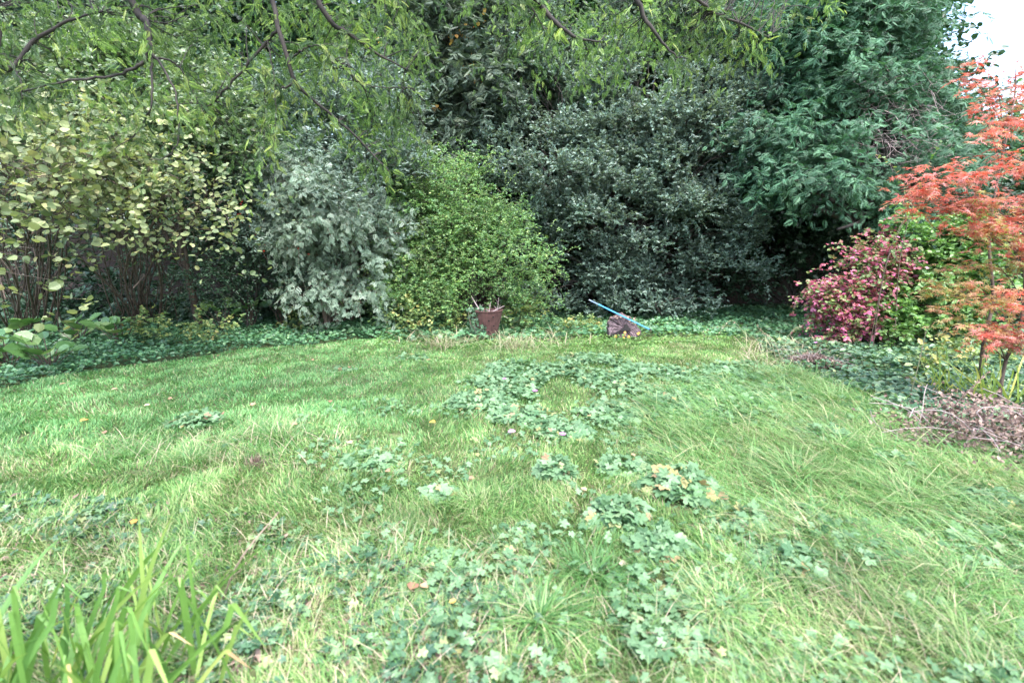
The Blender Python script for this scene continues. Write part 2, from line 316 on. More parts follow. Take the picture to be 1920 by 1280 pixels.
def leaf_out(acc, S, D, ln, k, tmpl, size, droop=.3, ang=55, upn=1.0, jit=.35, crnd=None, cw=.35, wid=1.0, t0=.12, rb=(0, 1), size_var=.3, mat=0, hang=0.0, face=.35):
    n = len(S); t = np.linspace(t0, 1, k)[None, :] + rng.normal(size=(n, k)) * .03
    G_ = np.array([0, 0, -1.])
    Pp = S[:, None] + D[:, None] * (ln[:, None] * t)[..., None] + G_ * (droop * ln[:, None] * t * t)[..., None]
    Dt = unit(D[:, None] + G_ * (2 * droop * t)[..., None] + 0 * Pp)
    up = np.array([0, 0, 1.]); side = unit(np.cross(Dt, up) + rng.normal(size=Pp.shape) * jit)
    sg = np.where((np.arange(k) % 2) == 0, 1, -1)[None, :, None]
    a = R_(ang); A = unit(Dt * math.cos(a) + side * sg * math.sin(a) + rng.normal(size=Pp.shape) * jit * .5 + G_ * hang)
    Nn = unit(up * upn + rng.normal(size=Pp.shape) * .55 - np.array([0, face, 0]))
    sz = size * (1 - size_var + 2 * size_var * rng.random((n, k)))
    r = rng.random((n, k))
    if crnd is not None: r = r * (1 - cw) + crnd[:, None] * cw
    r = rb[0] + (rb[1] - rb[0]) * r
    q = Pp.reshape(-1, 3); ok = q[:, 2] > .02
    s3 = np.stack([sz * wid, sz, sz], -1).reshape(-1, 3)
    scatter(acc, tmpl, q[ok], A.reshape(-1, 3)[ok], Nn.reshape(-1, 3)[ok], s3[ok], r.reshape(-1)[ok], mat)
def twig_tubes(acc, S, D, ln, droop, rad, frac=1.0, n=4, sides=3):
    q = rng.random(len(S)) < frac; S, D, ln = S[q], D[q], ln[q]
    t = np.linspace(0, 1, n)[None, :, None]
    p = S[:, None] + D[:, None] * ln[:, None, None] * t + np.array([0, 0, -1.]) * droop * ln[:, None, None] * t * t
    tubes(acc, p, rad * (1 - .75 * np.linspace(0, 1, n))[None] * np.ones((len(S), 1)), sides)
def limbs(acc, base, C, pt, k, r0, nsub=60, sag=.12, fork=.35, spreadb=.15, single=False):
    """trunk(s) from base to blob centres, then branches to cluster points"""
    base = np.asarray(base, float); nb = len(C)
    B0 = base + np.c_[rng.normal(size=(nb, 2)) * spreadb, np.zeros(nb)]
    if single:
        top = base + (C.mean(0) - base) * np.array([.35, .35, .55]); tp = spline([base - [0, 0, .1], base * .5 + top * .5 + rng.normal(size=3) * .08, top], 10)
        tubes(acc, tp[None], (r0 * np.linspace(1.25, .6, 10))[None], 9)
        lo = tp[rng.integers(3, 10, nb)]; B0 = lo; rr = r0 * .55
    else: rr = r0
    tubes(acc, curves(B0, C, sag * np.ones(nb), 10, .03), rr * np.linspace(1, .4, 10)[None] * np.ones((nb, 1)), 6)
    q = rng.choice(len(pt), min(nsub, len(pt)), replace=False)
    t = (fork + (1 - fork) * rng.random(len(q)))[:, None]
    st = B0[k[q]] * (1 - t) + C[k[q]] * t + np.array([0, 0, 1.]) * (t * (1 - t) * 4 * sag) * np.linalg.norm(C[k[q]] - B0[k[q]], axis=1)[:, None]
    tubes(acc, curves(st, pt[q], .08 * np.ones(len(q)), 7, .05), rr * .35 * np.linspace(1, .25, 7)[None] * np.ones((len(q), 1)), 4)
def plant(name, label, cat, base, blobs, mat, bark, tmpl=LEAF, ncl=300, m=6, L=.4, k=9, size=.07, r0=.05, nsub=60, group=None, droop=.3, tw=.004, dd=0,
          crown='foliage', stem='stems', twf=.5, sag=.12, single=False, fork=.35, spreadb=.15, extra=None, **kw):
    global rng
    import zlib; rng = np.random.default_rng(zlib.crc32(label.encode()))
    fk = {x: kw.pop(x) for x in ('spread', 'outw', 'upw', 'inner', 'front', 'clr', 'sub', 'flat') if x in kw}
    blobs = [(b[0], b[1], b[2] + dd) + tuple(b[3:]) for b in blobs]; q = (blobs[0][2]) / (blobs[0][2] - dd); base = (base[0] * q, base[1] * q)
    base = np.array([base[0], base[1], float(gh(base[0], base[1]))])
    root = thing(name, label, cat, base, group)
    S, D, ln, pt, kk, C, cr = twig_field(blobs, ncl, m, L, **fk)
    a = Acc(); leaf_out(a, S, D, ln, k, tmpl, size, droop=droop, crnd=cr, **kw); a.build(crown, mat, root, base)
    b = Acc(); limbs(b, base, C, pt, kk, r0, nsub, sag, fork, spreadb, single)
    if twf > 0: twig_tubes(b, S, D, ln, droop, tw, twf)
    b.build(stem, bark, root, base, smooth=True)
    if extra: extra(root, base, S, D, ln, pt)
    return root
def gpt(px, d):
    """ground point at pixel column px and depth d"""
    return (px - 960) / F * d, d * .985

# ================================================================== BACKGROUND
# --- brick garden wall in the shade
def make_wall():
    m, t = newmat('old_brick'); N = t.nodes.new; L = t.links.new
    tc = N('ShaderNodeTexCoord'); mp = N('ShaderNodeMapping'); mp.inputs['Rotation'].default_value = (R_(90), 0, 0); L(tc.outputs['Object'], mp.inputs[0])
    br = N('ShaderNodeTexBrick'); br.inputs['Scale'].default_value = 4.4; br.inputs['Color1'].default_value = (.10, .06, .05, 1); br.inputs['Color2'].default_value = (.07, .05, .04, 1); br.inputs['Mortar'].default_value = (.12, .11, .10, 1)
    br.inputs['Mortar Size'].default_value = .012; L(mp.outputs[0], br.inputs[0])
    nz = N('ShaderNodeTexNoise'); nz.inputs['Scale'].default_value = 3; nz.inputs['Detail'].default_value = 6; L(tc.outputs['Object'], nz.inputs[0])
    mx = N('ShaderNodeMix'); mx.data_type = 'RGBA'; mx.blend_type = 'MULTIPLY'; mx.inputs['Factor'].default_value = .7; L(br.outputs[0], mx.inputs['A']); L(nz.outputs[0], mx.inputs['B'])
    pb = N('ShaderNodeBsdfPrincipled'); pb.inputs['Roughness'].default_value = .9; L(mx.outputs['Result'], pb.inputs['Base Color'])
    ou = N('ShaderNodeOutputMaterial'); L(pb.outputs[0], ou.inputs[0])
    root = thing('brick_wall', 'old brick garden wall in deep shade behind the trees', 'wall', (0, 15.9, 0))
    def box(name, x0, x1, y0, y1, z0, z1, mt):
        v = [(x0,y0,z0),(x1,y0,z0),(x1,y1,z0),(x0,y1,z0),(x0,y0,z1),(x1,y0,z1),(x1,y1,z1),(x0,y1,z1)]
        a = Acc(); a.add(v, [np.array([(0,1,5,4),(1,2,6,5),(2,3,7,6),(3,0,4,7),(4,5,6,7),(3,2,1,0)])], [np.zeros(6)]); return a.build(name, mt, root)
    box('brickwork', -18, 19, -.11, .11, -.2, 2.3, m)
    box('coping', -18, 19, -.16, .16, 2.303, 2.38, M['bark_grey'])
make_wall()

FAR = 'tall trees standing behind the garden wall'
def fartree(label, px, d, blobs, mat='far', size=.13, ncl=260, name='broadleaf_tree'):
    plant(name, label, 'tree', gpt(px, d), blobs, M[mat], M['bark_dark'], LEAF, ncl=int(ncl * 1.9), m=7, L=.8, k=8, size=size * 1.3, r0=.16, nsub=50, crown='crown', stem='trunk',
          twf=.15, tw=.01, single=True, dd=2.2, spread=1.0, inner=.0, front=.5, wid=1.3, droop=.25, clr=.6, group=FAR)
fartree('tall far tree with pale bright leaves in the upper left corner', -150, 14, [(-150, -60, 14, 330, 260, 2.2), (-100, 230, 14, 330, 220, 2)], 'far', ncl=420)
fartree('tall far tree showing through the hanging yew sprays at left of centre', 300, 15, [(330, -60, 15, 260, 220, 2.2), (330, 180, 15, 260, 200, 2), (330, 380, 15, 260, 140, 2)], 'far', ncl=520)
fartree('far dark broadleaf tree filling the gap above the bright green bush', 760, 15.5, [(740, -20, 15.5, 230, 200, 2), (760, 200, 15.5, 230, 200, 2), (760, 420, 15.5, 230, 120, 2)], 'holly', ncl=560)
fartree('far tree behind the middle of the grey green evergreen', 1180, 16, [(1150, -60, 16, 260, 200, 2), (1180, 160, 16, 270, 180, 2), (1180, 400, 16, 260, 150, 2)], 'holly', ncl=520)
fartree('far tree with yellow green leaves glimpsed beside the dark yew', 1480, 15.5, [(1500, 0, 15.5, 170, 170, 2), (1450, 250, 15.5, 200, 160, 2), (1420, 420, 15.5, 180, 110, 2)], 'far', ncl=420)
fartree('far low tree behind the red maple at the right edge', 1980, 14, [(1860, 390, 14, 150, 90, 1.6), (2050, 330, 14, 190, 130, 1.6), (1700, 400, 14, 150, 100, 1.6)], 'far', ncl=360)
fartree('far dark tree between the ivy clad conifer and the grey green evergreen', 1000, 16.5, [(960, -40, 16.5, 200, 180, 2), (980, 180, 16.5, 200, 180, 2), (980, 400, 16.5, 200, 150, 2)], 'holly', ncl=420)
fartree('far dark tree filling in behind the yew at right', 1650, 15, [(1560, 60, 15, 120, 150, 2), (1640, 290, 15, 150, 140, 2)], 'holly', ncl=340)
fartree('dark canopy tree standing behind the grey green evergreen', 1150, 13, [(1000, 60, 12.6, 190, 170, 2), (1250, 60, 12.6, 190, 170, 2), (1150, 250, 12.8, 260, 70, 1.6)], 'holly', size=.10, ncl=420)  # added canopy depth, put in to shade the hollow under the evergreen
fartree('dark canopy tree above the black gap beside the pink shrub', 1560, 12.6, [(1480, 60, 12, 150, 170, 2), (1580, 140, 12, 110, 120, 2), (1540, 300, 12, 220, 70, 1.7), (1500, 400, 12, 130, 40, 1.3)], 'holly', size=.10, ncl=460)  # added crown, closes the open sky so the gap below stays dark
fartree('dark canopy tree between the pale tree and the wall', 420, 12.5, [(180, 80, 12, 260, 150, 1.8), (520, 80, 12, 220, 150, 1.8), (400, 280, 12, 350, 80, 1.6)], 'holly', size=.10, ncl=420)  # added crown, put in to darken the ground behind the left shrubs
# holly trees just in front of the wall, dark fill under the canopies
DK = 'dark evergreen shrubs in the shade under the trees'
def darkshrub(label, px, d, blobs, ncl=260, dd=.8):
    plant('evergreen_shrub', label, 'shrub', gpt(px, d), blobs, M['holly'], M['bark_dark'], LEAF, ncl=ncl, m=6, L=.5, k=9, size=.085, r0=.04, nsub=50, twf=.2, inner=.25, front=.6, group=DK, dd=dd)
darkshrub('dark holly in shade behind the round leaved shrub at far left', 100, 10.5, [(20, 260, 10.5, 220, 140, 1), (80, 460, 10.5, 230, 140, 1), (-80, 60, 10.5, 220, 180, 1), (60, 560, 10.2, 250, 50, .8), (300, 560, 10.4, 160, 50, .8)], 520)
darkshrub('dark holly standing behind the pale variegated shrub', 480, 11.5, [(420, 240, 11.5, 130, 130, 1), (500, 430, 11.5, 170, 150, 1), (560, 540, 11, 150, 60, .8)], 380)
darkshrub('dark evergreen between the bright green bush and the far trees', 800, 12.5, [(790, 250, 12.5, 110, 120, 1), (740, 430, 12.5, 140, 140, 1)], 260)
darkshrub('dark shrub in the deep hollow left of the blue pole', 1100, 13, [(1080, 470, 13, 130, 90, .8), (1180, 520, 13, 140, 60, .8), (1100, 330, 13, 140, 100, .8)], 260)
darkshrub('dark shrub below the yew at the black gap beside the brick wall', 1480, 13.6, [(1390, 440, 13.4, 100, 90, .6), (1330, 540, 13.2, 120, 50, .6), (1500, 470, 13.9, 90, 60, .4), (1640, 440, 13, 130, 90, .7)], 260)  # added shrub, its dark leaves stand in for deep shade in the recess
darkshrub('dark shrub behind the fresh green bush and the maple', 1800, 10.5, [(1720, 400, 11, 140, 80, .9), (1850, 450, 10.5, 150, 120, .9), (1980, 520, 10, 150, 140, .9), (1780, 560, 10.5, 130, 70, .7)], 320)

# --- ivy-clad conifer with orange leaves, centre top
def extra_orange(root, base, S, D, ln, pt):
    a = Acc(); c = np.array([P(x, y, 11.3) for x, y in ((885, 122), (880, 140), (895, 160), (870, 60), (905, 35), (850, 75), (815, 200), (720, 80))])
    pts = np.repeat(c, 7, 0) + rng.normal(size=(56, 3)) * .07
    scatter(a, ROUND, pts, rng.normal(size=(56, 3)), np.array([0, -.7, .7]) + rng.normal(size=(56, 3)) * .4, .09 * np.ones(56), rng.random(56))
    tag(a.build('autumn_leaves', M['goldleaf'], root, base), 'orange autumn leaves caught in the crown')
plant('larch_tree', 'tall dull green conifer with a few orange leaves at the top centre', 'tree', gpt(880, 12), [(830, 60, 12, 110, 110, .9), (890, 180, 11.8, 80, 110, .8), (760, 200, 12, 90, 120, .8), (850, 300, 12, 90, 70, .7), (930, 20, 12, 70, 90, .8)],
      M['larch'], M['bark_dark'], YEWFAR, ncl=330, m=6, L=.45, k=5, size=.17, r0=.13, crown='crown', stem='trunk', single=True, droop=.45, upw=.05, twf=.3, extra=extra_orange)

# --- silver grey shrub and pale green tree behind left
plant('silver_shrub', 'silvery blue grey shrub behind the pale variegated one', 'shrub', gpt(620, 10.3), [(600, 250, 10.3, 110, 90, .8), (700, 250, 10.3, 90, 90, .8), (560, 330, 10, 80, 70, .7), (690, 340, 10, 80, 60, .7), (640, 420, 10, 120, 100, .8)],
      M['silver'], M['bark_brown'], SLIM, ncl=520, m=7, sub=(50, .4), L=.33, k=12, size=.075, r0=.045, upw=.6, twf=.3)
plant('pale_tree', 'tree with pale whitish green leaves behind the round leaved shrub', 'tree', gpt(380, 10.5), [(150, 250, 8.6, 160, 80, .8), (330, 230, 8.8, 150, 90, .8), (250, 150, 9, 150, 70, .8), (430, 290, 9, 90, 80, .7), (60, 200, 8.6, 120, 90, .8)],
      M['pale'], M['bark_brown'], LEAF, ncl=600, m=6, sub=(60, .45), L=.4, k=9, size=.075, r0=.07, crown='crown', stem='trunk', single=True, twf=.3, inner=.35)

# --- big grey-green evergreen (holm oak)
holm_blobs = [(980, 190, 11.2, 120, 110, 1.0), (1090, 100, 11.3, 130, 90, 1.0), (1230, 120, 11, 150, 110, 1.0), (1380, 90, 11.2, 120, 100, 1.0), (1150, 250, 10.8, 150, 90, .9), (1010, 330, 10.6, 110, 90, .9),
              (1320, 240, 10.4, 130, 90, 1.0), (1330, 300, 9.9, 100, 60, .6, 1.3), (1180, 340, 10.3, 100, 60, .7), (1090, 410, 10.4, 90, 55, .7), (1000, 450, 10.6, 70, 60, .6), (1210, 420, 10.3, 90, 60, .6),
              (1300, 430, 10.2, 110, 60, .7), (1260, 510, 10.3, 90, 50, .6), (1345, 520, 10.3, 75, 45, .6), (1110, 480, 11.2, 70, 40, .4), (1130, 540, 11.4, 80, 30, .4), (1070, 570, 11, 50, 25, .4), (1200, 560, 11.3, 60, 30, .4), (1030, 530, 10.8, 70, 50, .5), (1300, 570, 10.6, 120, 25, .5), (1440, 180, 11, 100, 90, .9), (930, 110, 11.5, 60, 80, .8), (920, 260, 11, 70, 90, .7), (1240, 590, 10.4, 130, 25, .5), (1160, 500, 10.6, 60, 50, .4)]
plant('evergreen_oak', 'large grey green evergreen oak with dull leathery leaves in the middle', 'tree', gpt(1150, 11.2), holm_blobs, M['holm'], M['bark_dark'], LEAF, ncl=2700, m=6, L=.27, k=11, size=.070, sub=(260, .40), flat=.55, r0=.09, dd=1.2, single=True,
      nsub=160, crown='crown', stem='trunk', twf=.4, inner=.5, clr=.4, droop=.15, upw=.5, ang=50, sag=.05, wid=.8)
# --- dark yew at the right
yew_blobs = [(1500, 60, 10, 110, 90, 1), (1600, 30, 10, 110, 90, 1.1), (1640, 80, 9.8, 60, 70, .9), (1680, 180, 9.6, 55, 45, .8), (1560, 190, 9.8, 90, 80, .9), (1480, 260, 9.6, 80, 60, .8), (1590, 300, 9.3, 90, 50, .7), (1730, 320, 9.2, 90, 50, .7),
             (1650, 390, 9.6, 90, 50, .7), (1530, 360, 9.0, 80, 45, .6, 1.3), (1570, 430, 8.8, 45, 35, .4, 1.3), (1430, 350, 9.6, 60, 50, .6), (1740, 190, 9.6, 35, 20, .5), (1770, 290, 9.8, 60, 50, .7), (1490, 150, 10, 80, 70, .8)]
def extra_dead(root, base, S, D, ln, pt):
    a = Acc(); n = 150
    st = np.array([P(x, y, 9.7) for x, y in zip(rng.uniform(1610, 1770, n), rng.uniform(150, 300, n))]); en = st + np.c_[rng.normal(0, .45, n), rng.normal(-.15, .3, n), rng.normal(-.1, .3, n)]
    tubes(a, curves(st, en, rng.normal(0, .08, n), 6, .06), .006 * np.linspace(1, .4, 6)[None] * np.ones((n, 1)), 3)
    tag(a.build('dead_twigs', M['dead_twig'], root, base), 'tangle of bare pinkish grey dead twigs')
plant('yew_tree', 'dark blue green yew with drooping boughs below the white sky at right', 'tree', gpt(1650, 10.4), yew_blobs, M['yew_far'], M['bark_dark'], YEWFAR, ncl=1000, m=5, L=.34, k=5, size=.125, sub=(110, .50), flat=.35, r0=.12, nsub=120, dd=.8, crown='crown', stem='trunk',
      twf=.5, droop=.55, upw=.0, spread=.8, inner=.35, ang=55, face=.7, single=True, extra=extra_dead)

# ================================================================== MIDDLE SHRUBS
def extra_stems(root, base, S, D, ln, pt):
    a = Acc(); n = 38
    st = base + np.c_[rng.normal(0, .22, n), rng.normal(0, .2, n), np.zeros(n)]
    en = pt[rng.choice(len(pt), n)]
    tubes(a, curves(st, en, .16 + .08 * rng.random(n), 12, .03),   .009 * np.linspace(1, .3, 12)[None] * (.5 + rng.random((n, 1))), 5)
    a.build('arching_stems', M['bark_brown'], root, base, smooth=True)
plant('round_leaved_shrub', 'large shrub with big pale yellow green round leaves at the left edge', 'shrub', gpt(60, 9.6), [(30, 330, 6.0, 130, 90, .8), (60, 440, 5.6, 110, 100, .6), (-40, 480, 5.6, 110, 90, .6), (160, 380, 6.4, 110, 90, .7), (10, 560, 5.7, 60, 30, .3, .3)],
      M['hazel'], M['bark_brown'], ROUND, ncl=80, m=3, L=.40, k=5, size=.082, sub=(18, .40), flat=.35, r0=.02, droop=.35, upw=.1, inner=.3, twf=1, tw=.003, upn=.7, ang=70, extra=extra_stems, clr=.7)
plant('round_leaved_shrub', 'arching brown stemmed shrub with smaller yellow green round leaves, right of the big leaved one', 'shrub', gpt(270, 10.2), [(230, 330, 7.2, 160, 80, .9), (340, 330, 7.2, 120, 80, .8), (270, 410, 7, 130, 50, .7, .7), (370, 420, 7, 80, 50, .6, .8), (150, 450, 7, 110, 50, .7, .35), (250, 540, 6.8, 50, 30, .3, .15)],
      M['hazel'], M['bark_brown'], ROUND, ncl=165, m=4, L=.36, k=5, size=.066, sub=(38, .38), flat=.35, r0=.02, droop=.35, upw=.1, inner=.3, twf=1, tw=.003, upn=.7, ang=70, extra=extra_stems, clr=.7)

def extra_berries(root, base, S, D, ln, pt):
    a = Acc(); ctr = np.array([P(x, y, 9.3) for x, y in ((455, 392), (460, 385), (444, 415), (473, 424), (478, 441), (552, 457), (535, 472), (500, 470), (566, 460), (447, 360), (430, 300))])
    n = 40; c = ctr[rng.integers(0, len(ctr), n)] + rng.normal(size=(n, 3)) * .05
    oc = np.array([(1,0,0),(0,1,0),(-1,0,0),(0,-1,0),(0,0,1),(0,0,-1),(.6,.6,.6),(-.6,.6,.6),(-.6,-.6,.6),(.6,-.6,.6)]) ; f = np.array([(0,6,9),(6,4,9),(9,4,8),(9,8,3),(9,3,0),(0,1,6),(1,7,6),(6,7,4),(7,8,4),(7,2,8),(1,2,7),(8,2,3),(5,1,0),(5,2,1),(5,3,2),(5,0,3)])
    a.add(oc * .022, [f], [rng.random(len(f))]); b0 = a.build('berry', M['berry'], root, smooth=True); b0.location = c[0] - base
    for q in c[1:]:
        b = b0.copy(); scene.collection.objects.link(b); b.location = q - base
plant('berry_shrub', 'dark small leaved shrub with red berries left of the variegated shrub', 'shrub', gpt(470, 9), [(470, 400, 8.5, 80, 70, .6), (520, 470, 8.6, 70, 70, .6), (430, 320, 8.7, 80, 60, .6), (430, 520, 8.3, 80, 50, .4)],
      M['holly'], M['bark_dark'], DIAM, ncl=170, m=6, L=.4, k=12, size=.045, r0=.025, dd=1.4, droop=.4, extra=extra_berries)
plant('variegated_shrub', 'shrub with whitish grey green variegated leaves hanging in drifts', 'shrub', gpt(640, 9.2), [(590, 370, 8.3, 90, 45, .6), (560, 410, 8.1, 80, 45, .5), (640, 420, 8.2, 90, 50, .6), (700, 400, 8.6, 60, 60, .5), (620, 480, 8.4, 60, 50, .5), (690, 500, 8.6, 60, 60, .5), (640, 555, 8.5, 80, 35, .4), (730, 450, 8.8, 40, 60, .4)],
      M['varieg'], M['bark_brown'], PINN, ncl=420, m=5, L=.26, k=6, size=.085, sub=(55, .33), r0=.025, dd=1.4, droop=.6, upw=.2, hang=.5, inner=.5, ang=60)
def extra_whips(root, base, S, D, ln, pt):
    a = Acc(); n = 26; s0 = np.array([P(x, y, 10.5) for x, y in zip(rng.uniform(790, 950, n), rng.uniform(300, 360, n))])
    Dd = unit(np.c_[rng.normal(0, .5, n), rng.normal(-.2, .3, n), np.ones(n)]); l = rng.uniform(.4, .75, n)
    leaf_out(a, s0, Dd, l, 22, DIAM, .032, droop=.35, ang=65, rb=(.4, 1)); a.build('sprays', M['honey'], root, base)
plant('honeysuckle_bush', 'bright green conical bush of arching small leaved sprays behind the rusty bin', 'shrub', gpt(860, 9.9), [(835, 345, 9.2, 55, 35, .6), (850, 395, 9.0, 85, 50, .6), (850, 440, 9.0, 100, 50, .6), (780, 420, 9.1, 55, 50, .5), (930, 430, 9, 50, 40, .5), (745, 560, 9.0, 45, 45, .4), (900, 460, 8.9, 90, 45, .6), (820, 490, 9.0, 80, 45, .6), (880, 540, 8.7, 90, 45, .6), (960, 520, 8.9, 70, 55, .6), (790, 560, 8.9, 60, 45, .5), (990, 570, 9.0, 45, 30, .4), (760, 500, 9.1, 40, 50, .4)],
      M['honey'], M['bark_brown'], DIAM, ncl=1000, m=6, L=.44, k=19, size=.036, sub=(150, .24), flat=.35, dd=1.5, r0=.025, droop=.55, upw=.55, inner=.45, ang=68, twf=.3, extra=extra_whips, size_var=.4)
plant('pink_leaved_shrub', 'rounded shrub turning pink and purple beside the dark gap at right', 'shrub', gpt(1600, 8.5), [(1620, 500, 8.0, 65, 50, .5), (1590, 560, 7.9, 60, 50, .5), (1610, 620, 7.9, 65, 40, .5), (1640, 550, 8.0, 35, 60, .4), (1570, 600, 8, 40, 40, .4), (1650, 470, 8.1, 30, 30, .3)],
      M['pink'], M['bark_brown'], LEAF, ncl=300, m=5, L=.24, sub=(34, .25), k=8, size=.062, dd=1.0, r0=.015, droop=.5, upw=.35, inner=.45)
plant('spindle_bush', 'fresh green leafy bush between the pink shrub and the maple', 'shrub', gpt(1740, 8.6), [(1720, 520, 8.2, 75, 60, .5), (1770, 480, 8.3, 60, 50, .5), (1690, 590, 8.1, 55, 40, .4), (1800, 540, 8.2, 60, 60, .5), (1750, 600, 8.3, 60, 30, .4), (1640, 440, 8.5, 60, 25, .4, .6)],
      M['spindle'], M['bark_brown'], LEAF, ncl=320, m=5, L=.26, sub=(34, .28), k=9, size=.07, dd=.5, r0=.016, droop=.45, upw=.4, inner=.45)

# tall leafy shoots at right
def shoot(name, label, pts, mat, leaf, k=16, size=.06, tmpl=LEAF, w=.006, group=None, cat='shoot', bark='bark_brown'):
    pp = np.array(pts); root = thing(name, label, cat, pp[0], group); s = spline(pp, 14)
    a = Acc(); tubes(a, s[None], (w * np.linspace(1, .35, 14))[None], 5); a.build('stem', M[bark], root, pp[0], smooth=True)
    idx = np.linspace(4, 13, k); i0 = np.floor(idx).astype(int).clip(0, 12); q = s[i0] + (s[i0 + 1] - s[i0]) * (idx - i0)[:, None]
    A = rng.normal(size=(k, 3)) * .7 + np.array([0, -.1, .35]); b = Acc()
    scatter(b, tmpl, q, A, np.array([0, -.4, 1.]) + rng.normal(size=(k, 3)) * .3, size * (.7 + .5 * rng.random(k)), rng.random(k)); b.build('leaves', M[mat], root, pp[0])
shoot('leafy_shoot', 'tall pale shoot bending left above the pink shrub', [P(1655, 500, 7.8) * [1, 1, 0], P(1660, 500, 7.8), P(1700, 390, 7.7), P(1672, 310, 7.6), P(1645, 292, 7.6)], 'yellow', 14, 30, .05)
shoot('leafy_shoot', 'upright green tipped shoot between the yew and the maple', [P(1700, 480, 7.9) * [1, 1, 0], P(1690, 470, 7.9), P(1735, 320, 7.8), P(1765, 268, 7.8)], 'spindle', 14, 24, .06)
shoot('leafy_shoot', 'thin shoot with few leaves leaning out above the pink shrub', [P(1640, 560, 7.9) * [1, 1, 0], P(1665, 480, 7.8), P(1700, 400, 7.7), P(1705, 365, 7.7)], 'spindle', 12, 14, .06)

# --- Japanese maple
def make_maple():
    d = 5.5; g = G3(1835, 742); root = thing('japanese_maple', 'japanese maple with tiered red and orange leaves at the right edge', 'tree', g)
    def br(pts, r0, r1, nm, n=14):
        q = spline(pts, n); a = Acc(); tubes(a, q[None], np.linspace(r0, r1, n)[None] * .8, 7); a.build(nm, M['bark_brown'], root, g, smooth=True); return q
    t1 = br([g - [0, 0, .05], P(1845, 640, d), P(1862, 560, d), P(1855, 450, d + .05), P(1872, 330, d + .1), P(1900, 200, d + .2), P(1905, 130, d + .2)], .028, .007, 'trunk', 30)
    g2 = G3(1870, 775)
    t2 = br([g2 - [0, 0, .05], P(1885, 680, 5.2), P(1915, 600, 5.1), P(1925, 480, 5.1), P(1950, 330, 5.1)], .024, .009, 'trunk', 24)
    TR = np.concatenate([t1[6:], t2[6:]])
    tiers = [(1818, 138, 5.4, 24, 8, .2), (1872, 168, 5.4, 45, 8, .35), (1840, 205, 5.4, 40, 7, .35), (1885, 232, 5.4, 45, 8, .35), (1815, 256, 5.3, 40, 6, .3), (1895, 300, 5.3, 40, 8, .3),
             (1755, 343, 5.0, 75, 10, .5), (1850, 328, 5.2, 55, 8, .45), (1725, 370, 4.9, 40, 6, .3), (1800, 392, 5.0, 65, 8, .45), (1885, 385, 5.1, 45, 10, .4), (1845, 432, 5.1, 60, 8, .4), (1905, 455, 5.1, 45, 10, .4),
             (1870, 495, 5.1, 70, 8, .45), (1800, 545, 5.1, 55, 8, .4), (1885, 565, 5.0, 55, 9, .4), (1775, 588, 5.1, 35, 6, .3), (1850, 620, 5.0, 50, 8, .4), (1920, 640, 4.9, 40, 10, .4)]
    for t in tiers:
        c = P(*t[:3]); q = TR[np.argmin(np.linalg.norm(TR - (c - [0, 0, .35]), axis=1))]
        br([q, q * .6 + c * .4 + [0, 0, .04], c], .009, .003, 'branch', 9)
    for nm, mt, sel, nc in (('red_foliage', 'maple', [i for i in range(len(tiers)) if i not in (13, 14, 16)], 170), ('olive_foliage', 'maple_g', [9, 11, 13, 14, 15, 16, 17, 18], 75)):
        b = Acc(); S, D, ln, pt, k, C, cr = twig_field([tiers[i] for i in sel], nc, 4, .17, outw=.9, upw=.0, inner=.1, front=.5, clr=.30); D = unit(D * [1, 1, .25])
        leaf_out(b, S, D, ln, 4, PALM, .056, droop=.25, crnd=cr, cw=.55, upn=1.8, jit=.3, hang=.12); b.build(nm, M[mt], root, g)
make_maple()

